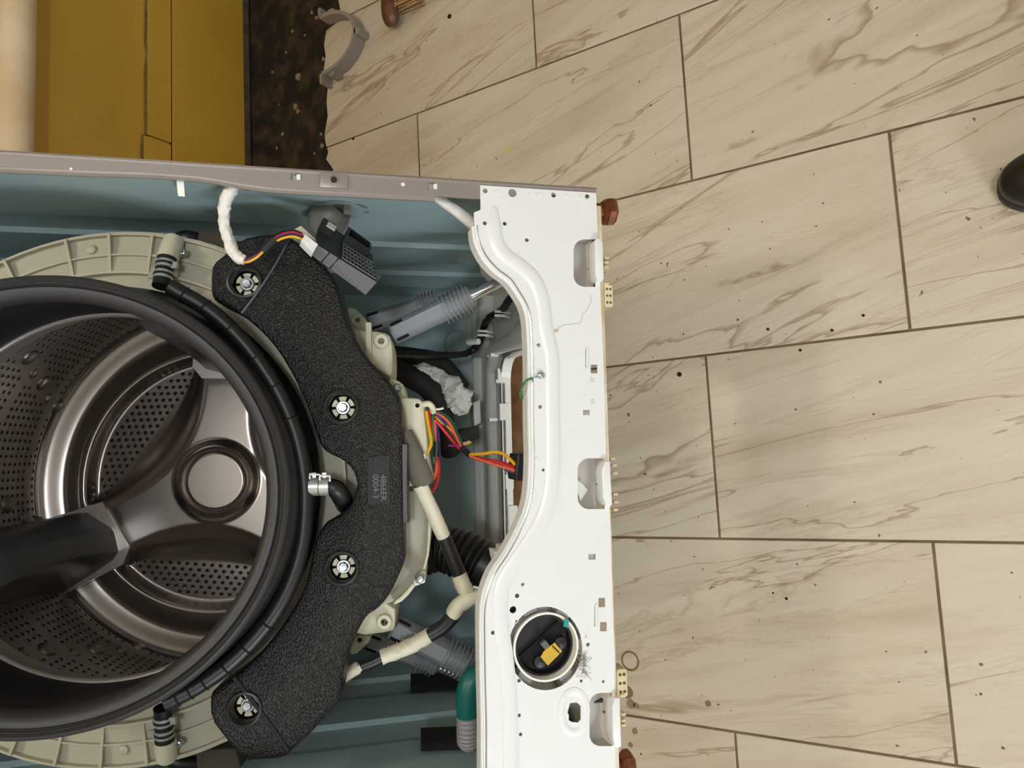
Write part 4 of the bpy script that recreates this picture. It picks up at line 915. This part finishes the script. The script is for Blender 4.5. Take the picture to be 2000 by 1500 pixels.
# crumpled film over a cable end
b = MB(); P = [PM(803, 727, .40), PM(830, 726, .40), PM(856, 738, .40), PM(880, 762, .40), (PM(900, 785, .40)), PM(905, 806, .41)]
b.tube(P, [rp(P[0], q) for q in (11, 16, 18, 26, 27, 10)], 26, 8, flat=.75, rough=.5); part('plastic_film', b, MT['bag'], None, smooth=True, ang=24)
tub_part('power_cable', [(770, 727, .40), (806, 728, .40)], 9, 'black')
# plug strip beside the base
pbox('cable_comb', [(924, 786), (938, 780), (940, 826), (926, 832)], .5, .53, 'whitep', base)
# foam strips
for q in ([(388, 447), (430, 452), (455, 468), (430, 497), (384, 480)], [(382, 1466), (460, 1462), (470, 1500), (384, 1502)]):
    b = MB(); b.prism([t2(PT(*x_, .05)) for x_ in q], TF, .05, .08, bevel=.002); part('foam_pad', b, MT['foamdk'], tub)
b = MB(); b.tube([PT(345, 470, .06), PT(365, 462, .06), PT(395, 470, .07)], rp(PT(360, 470, .06), 13), 12, 5); part('vent_hose', b, MT['black'], None, smooth=True)
b = MB(); b.tube([PT(326, 1478, .06), PT(350, 1490, .06), PT(395, 1490, .07)], rp(PT(360, 1470, .06), 13), 12, 5); part('vent_hose', b, MT['black'], None, smooth=True)
for px0, px1, y0, y1, d in ((802, 900, 1326, 1352, .3), (822, 935, 1434, 1467, .15)):
    b = MB(); P = [PU(px0, y0, -HW + .012), PU(px1, y0 - 4, -HW + .012), PU(px1, y1 - 4, -HW + .012), PU(px0, y1, -HW + .012)]
    b.hexa([p + V((.008, 0, 0)) for p in P] + P); part('foam_strip', b, MT['foamblack'], sp_l)
# dark grey grommet bulging from the side wall
g0 = PU(662, 405, HW - .004); b = MB(); g1 = PM(618, 452, .12)
dv = g1 - g0; b.tube([g0, g0 + dv * .2, g0 + dv * .5, g0 + dv * .8, g0 + dv * 1.0, g0 + dv * 1.08], [rp(g0, q) for q in (28, 35, 39, 33, 22, 4)], 24, 5); gm = part('grommet', b, MT['greyrub'], smooth=True)
b = MB(); b.box(PM(678, 412, .09), V((.006, 0, 0)), V((0, .006, 0)), V((0, 0, .004))); part('grommet_latch', b, MT['greyrub'], gm)
b = MB(); b.lathe([(.04, .001), (.036, -.003), (.03, -.003)], (V((HW - .004, g0.y, g0.z)), V((0, 1, 0)), V((0, 0, 1)), V((1, 0, 0))), 32); part('pressed_ring', b, MT['blue'], sp_r, smooth=True)
# pressed disc low on the side wall
c = PM(893, 670, .643); b = MB(); b.lathe([(.024, .001), (.022, -.0015), (.020, 0), (.0001, 0)], (c, V((1, 0, 0)), V((0, 0, 1)), V((0, 1, 0))), 28); pdx = part('pressed_disc', b, MT['blue'], bkp, smooth=True)
# short taped tail by the plate corner
tub_part('taped_tail', [(840, 383, .03), (862, 393, .032), (890, 411, .035), (926, 440, .04), (945, 452, .045)], [5, 9, 11, 13, 13], 'whitetape', sp_r, rough=.12)
pbox('paper_tag', [(806, 387), (846, 388), (842, 392), (806, 391)], .02, .021, 'white', sp_r, 0)
# ================================================================== LOOSE DOOR LOCK MODULE
dl = bpy.data.objects.new('door_lock_switch', None); col.objects.link(dl); dl.matrix_world = mw.copy()
dl['label'] = 'loose black door lock switch dangling on its wires beside the balance weight'; dl['category'] = 'switch'
P0 = PM(619, 478, .028); P1 = PM(736, 551, .028)
a0 = PM(604, 495, .036); a1 = PM(714, 576, .036); c0_ = PM(596, 425, .07); c1_ = PM(716, 497, .07)
e0 = PM(640, 437, .062); e1 = PM(727, 497, .062)
def quad_box(name, A, B, C, Dd, m, parent, thick):   # A,B near edge; C,D far edge -> slab pushed away from the camera
    n = (B - A).cross(C - A).normalized()
    if n.dot(OL - A) > 0: n = -n
    b = MB(); b.hexa([A, B, Dd, C, A + n * thick, B + n * thick, Dd + n * thick, C + n * thick]); return part(name, b, MT[m], parent)
L = P1 - P0
def lp_(t, s):   # along the near edge, across the dark face
    return (P0 + L * t).lerp(e0 + (e1 - e0) * t, s)
hs_ = quad_box('housing', P0, P1, a0, a1, 'module', dl, .02)
quad_box('grid_face', P0 - L * .02, P1, e0 - L * .1, e1, 'blacksm', dl, .012)
b = MB(); n_ = (L).cross(e0 - P0).normalized()
if n_.dot(OL - P0) < 0: n_ = -n_
for t in [.42 + .065 * i for i in range(9)]: b.tube([lp_(t, .05) + n_ * .0012, lp_(t - .03, .62) + n_ * .0012], .0009, 5, 1)
for s in (.06, .2, .34, .48, .62): b.tube([lp_(.4, s) + n_ * .0012, lp_(.98, s) + n_ * .0012], .0009, 5, 1)
part('grid_ribs', b, MT['module'], dl)
b = MB(); rim = [lp_(.36, .62), lp_(.8, .62), lp_(.86, .72), lp_(.86, .95), lp_(.36, .98)]
b.ring_loft([[p + n_ * .0 for p in rim], [p + n_ * .013 for p in rim], [p.lerp(sum(rim, V()) / 5, .18) + n_ * .013 for p in rim], [p.lerp(sum(rim, V()) / 5, .18) for p in rim]], False, False); part('latch_rim', b, MT['blacksm'], dl)
b = MB(); b.box(lp_(.02, .75) + n_ * .003, L * .11, (e0 - P0) * .2, n_ * .003); part('connector_shroud', b, MT['blacksm'], dl)
b = MB(); b.box(lp_(.08, .78) + n_ * .0065, L * .07, (e0 - P0) * .1, n_ * .0006); part('paper_sticker', b, MT['whitein'], dl)
for t in (.21, .36): b = MB(); b.tube([P0 + L * t - n_ * 0, a0 + (a1 - a0) * t], .0009, 6, 1); part('joint_line', b, MT['black'], dl)
b = MB(); q = [PM(588, 471, .024), PM(596, 458, .026), PM(621, 477, .026), PM(611, 494, .024)]; w0 = (q[1] - q[0]).cross(q[3] - q[0]).normalized()
if w0.dot(OL - q[0]) > 0: w0 = -w0
b.hexa(q + [p + w0 * .012 for p in q]); part('plug', b, MT['white'], dl)
b = MB(); q = [PM(576, 447, .04), PM(588, 441, .042), PM(619, 470, .034), PM(596, 458, .028)]; b.hexa(q + [p + w0 * .014 for p in q]); part('plug_comb', b, MT['creamlt'], dl)
for i, (m_, o_) in enumerate((('blk', -5), ('red', -2), ('blu', 2), ('blk', 5), ('yel', 8))):
    b = MB(); P = [PM(592 + o_ * .3, 462 + o_ * .9, .034), PM(572, 455 + o_ * .8, .030), PM(550, 459 + o_ * .8, .027), PM(532 + o_ * .3, 470 + o_ * .5, .025), PM(515, 487 + o_ * .3, .025), PM(500, 500 + o_ * .35, .026), PM(482, 508 + o_ * .4, .028), PM(470, 507, .03)]
    b.tube(P, rp(P[0], 3.2), 8, 5); part('wire', b, MT[m_], dl, smooth=True)
b = MB(); b.tube([PM(536, 468, .025), PM(522, 482, .025), PM(512, 491, .025)], rp(PM(525, 480, .03), 8), 10, 4); part('sleeve', b, MT['blacksm'], dl, smooth=True)
b = MB(); P = [PM(478, 508, .028), PM(462, 500, .03), PM(447, 470, .034), PM(438, 432, .036), (PM(439, 400, .034)), PM(450, 372, .028), PM(463, 357, .02)]
b.tube(P, [rp(P[0], q) for q in (9, 12, 11.5, 11, 12, 13, 7)], 14, 7, rough=.22); part('tape_sleeve', b, MT['whitetape'], dl, smooth=True)
# ================================================================== THINGS ROUND THE MACHINE
def thing(name, label, cat, at, group=None):
    o = bpy.data.objects.new(name, None); col.objects.link(o); o.location = at; o['label'] = label; o['category'] = cat
    if group: o['group'] = group
    return o
def wpart(name, b, m, parent, smooth=False, ang=35, **kw): return link(name, b.data(name, m, smooth, parent.location if parent else V(), ang), parent, **kw)
# horizontal pipe on the wall
pc = wall_at(31, 150, WALL_Y - .055); pz = pc.z; pr = rw(pc, 33)
pt_ = thing('wall_pipe', 'aged cream pipe running level along the yellow wall', 'pipe', V((.5, WALL_Y - .055, pz)))
b = MB(); b.tube([V((XL + .02, WALL_Y - .055, pz)), V((XR - .02, WALL_Y - .055, pz))], pr, 32, 1); wpart('pipe', b, MT['pipe'], pt_, True)
for x_ in (-1.6, 2.2):
    b = MB(); b.tube([V((x_ - .012, WALL_Y - .055, pz)), V((x_ + .012, WALL_Y - .055, pz))], pr + .004, 28, 1); b.box(V((x_, WALL_Y - .005, pz)), V((.012, 0, 0)), V((0, .005, 0)), V((0, 0, pr + .02))); wpart('pipe_strap', b, MT['greypl'], pt_)
# half-ring pipe clamp
hc = floor_at(652, 98); cl = thing('pipe_clamp', 'grey plastic half-ring pipe clamp lying on the broken tile edge', 'clamp', V((hc.x, hc.y, 0)))
R_ = (floor_at(652, 98) - floor_at(712, 98)).length * .95; RX = (floor_at(652, 98) - floor_at(652, 42)).length * .98
arc = [V((hc.x + RX * math.sin(a), hc.y - R_ * math.cos(a), 0)) for a in [math.radians(q) for q in range(-95, 96, 10)]]
b = MB(); th = .0045; rings = []
for i, p in enumerate(arc):
    o_ = V((p.x - hc.x, p.y - hc.y, 0)).normalized(); rings.append([p - o_ * th + V((0, 0, .002)), p + o_ * th + V((0, 0, .002)), p + o_ * th + V((0, 0, .034)), p - o_ * th + V((0, 0, .034))])
b.ring_loft(rings); wpart('half_ring', b, MT['greypl'], cl, True, 40)
for s_ in (-1, 1):
    e = arc[0] if s_ < 0 else arc[-1]; b = MB(); b.box(e + V((s_ * .012, .002, .018)), V((.012, 0, 0)), V((0, .004, 0)), V((0, 0, .016))); wpart('fixing_ear', b, MT['greypl'], cl)
    b = MB(); q = e + V((s_ * .004, -.028, .015)); b.box(q, V((.008, 0, 0)), V((0, .009, 0)), V((0, 0, .013))); wpart('lug', b, MT['greypl'], cl)
b = MB(); p = arc[9]; b.tube([p + V((0, -.008, .002)), p + V((0, -.008, .034))], .009, 12, 1); wpart('screw_lug', b, MT['greypl'], cl, True)
# brush
h0, h1 = floor_at(768, 50, .02), floor_at(768, -90, .02)
br = thing('brush', 'dark wooden brush with straw bristles lying on the tiles', 'brush', V((h0.x + .06, h0.y, 0)))
b = MB(); dv = V((1, 0, 0)); P = [V((h0.x - .002, h0.y, .024)), V((h0.x + .012, h0.y + .001, .026)), V((h0.x + .04, h0.y + .002, .027)), V((h0.x + .12, h0.y, .027)), V((h0.x + .2, h0.y, .026))]
b.tube(P, [.006, .013, .016, .016, .012], 14, 6, flat=1.5); wpart('handle', b, MT['wood'], br, True)
rn = random.Random(4); ba, bb_ = floor_at(776, 24), floor_at(818, 24); ln = abs(ba.y - bb_.y) + .004
b = MB()
for i in range(90):
    x_ = h0.x + .028 + rn.random() * .13; z_ = rn.uniform(.008, .036); y0_ = h0.y - .012; b.tube([V((x_, y0_, z_)), V((x_ + rn.uniform(-.003, .003), y0_ - ln * rn.uniform(.94, 1.02), z_ * .9 + rn.uniform(-.003, .003)))], .0016, 5, 1)
wpart('bristles', b, MT['bristle'], br, kind='stuff')
# shoe of whoever takes the picture
st = floor_at(1947, 366, .03); shy = st.y - .0; shx = st.x
sh = thing('shoe', 'black shoe toe resting on the floor tiles', 'shoe', V((shx, shy - .14, 0)))
def shoe_ring(s, z, k):
    out = []
    for j in range(40):
        a = 2 * PI * j / 40; cx, cy = math.sin(a), math.cos(a)
        wx = .052 * (1 - .18 * (1 if cy < 0 else 0) * min(1, -cy * 1.4)) ; x_ = wx * math.copysign(abs(cx) ** .85, cx); y_ = .143 * math.copysign(abs(cy) ** .9, cy)
        out.append(V((shx + x_ * k, shy - .143 + y_ * (1 - (1 - k) * .5), z)))
    return out
b = MB(); b.ring_loft([shoe_ring(0, .001, .95), shoe_ring(0, .005, 1.0), shoe_ring(0, .024, 1.0), shoe_ring(0, .028, .97)]); wpart('sole', b, MT['sole'], sh, True, 40)
b = MB(); rings = []
for z, k in ((.027, .97), (.04, .98), (.05, .93), (.062, .82), (.075, .68), (.09, .56), (.105, .5)): rings.append([V((p.x, p.y if p.y < shy - .2 else p.y - max(0, (z - .05)) * 1.6 * (p.y - (shy - .2)) / .2, z)) for p in shoe_ring(0, z, k)])
b.ring_loft(rings, False, False); wpart('upper', b, MT['shoe'], sh, True, 50)
b = MB(); b.ring_loft([[V((shx + .028 * math.sin(2 * PI * j / 20), shy - .17 + .05 * math.cos(2 * PI * j / 20), z)) for j in range(20)] for z in (.075, .104, .108)]); wpart('tongue', b, MT['mesh'], sh, True)
rings = []; b = MB()
for z, k in ((.041, .86), (.0505, .80), (.0575, .70), (.062, .5)): rings.append([V((shx + .052 * k * math.sin(a), shy - .085 + .062 * k * math.cos(a), z)) for a in [2 * PI * j / 24 for j in range(24)]])
b.ring_loft(rings, False, True); wpart('toe_mesh', b, MT['mesh'], sh, True)
# plaster crumbs on the bare strip
rn = random.Random(9)
for px, py, r_ in ((585, 150, 11), (579, 208, 10), (583, 218, 7), (620, 36, 9), (553, 262, 6), (560, 103, 5), (533, 141, 5), (628, 262, 6), (572, 62, 6), (596, 70, 5), (610, 25, 6), (633, 116, 8), (631, 285, 8), (641, 270, 6), (645, 152, 7), (541, 290, 5), (615, 300, 5), (545, 205, 4)):
    c = floor_at(px, py, -.012); r = rw(c, r_ * .75); k = rn.randint(4, 7); a0 = rn.random() * 6
    pl = [(c.x + r * rn.uniform(.55, 1.1) * math.cos(a0 + 2 * PI * i / k), c.y + r * rn.uniform(.5, 1.0) * math.sin(a0 + 2 * PI * i / k)) for i in range(k)]
    b = MB(); b.prism(pl, WFR, -.012 + r * .5, -.012); o = link('plaster_crumb', b.data('plaster_crumb', MT['plaster']))
    o['label'] = 'pale plaster crumb on the dark bare strip by the wall'; o['category'] = 'rubble'; o['group'] = 'plaster crumbs on the bare strip'
# window that lets the daylight in (behind the photographer's side)
wn = slab('window_1', (XL + .001, -1.5, .65), (XL + .02, -.4, 1.75), MT['whitep'], kind='structure')
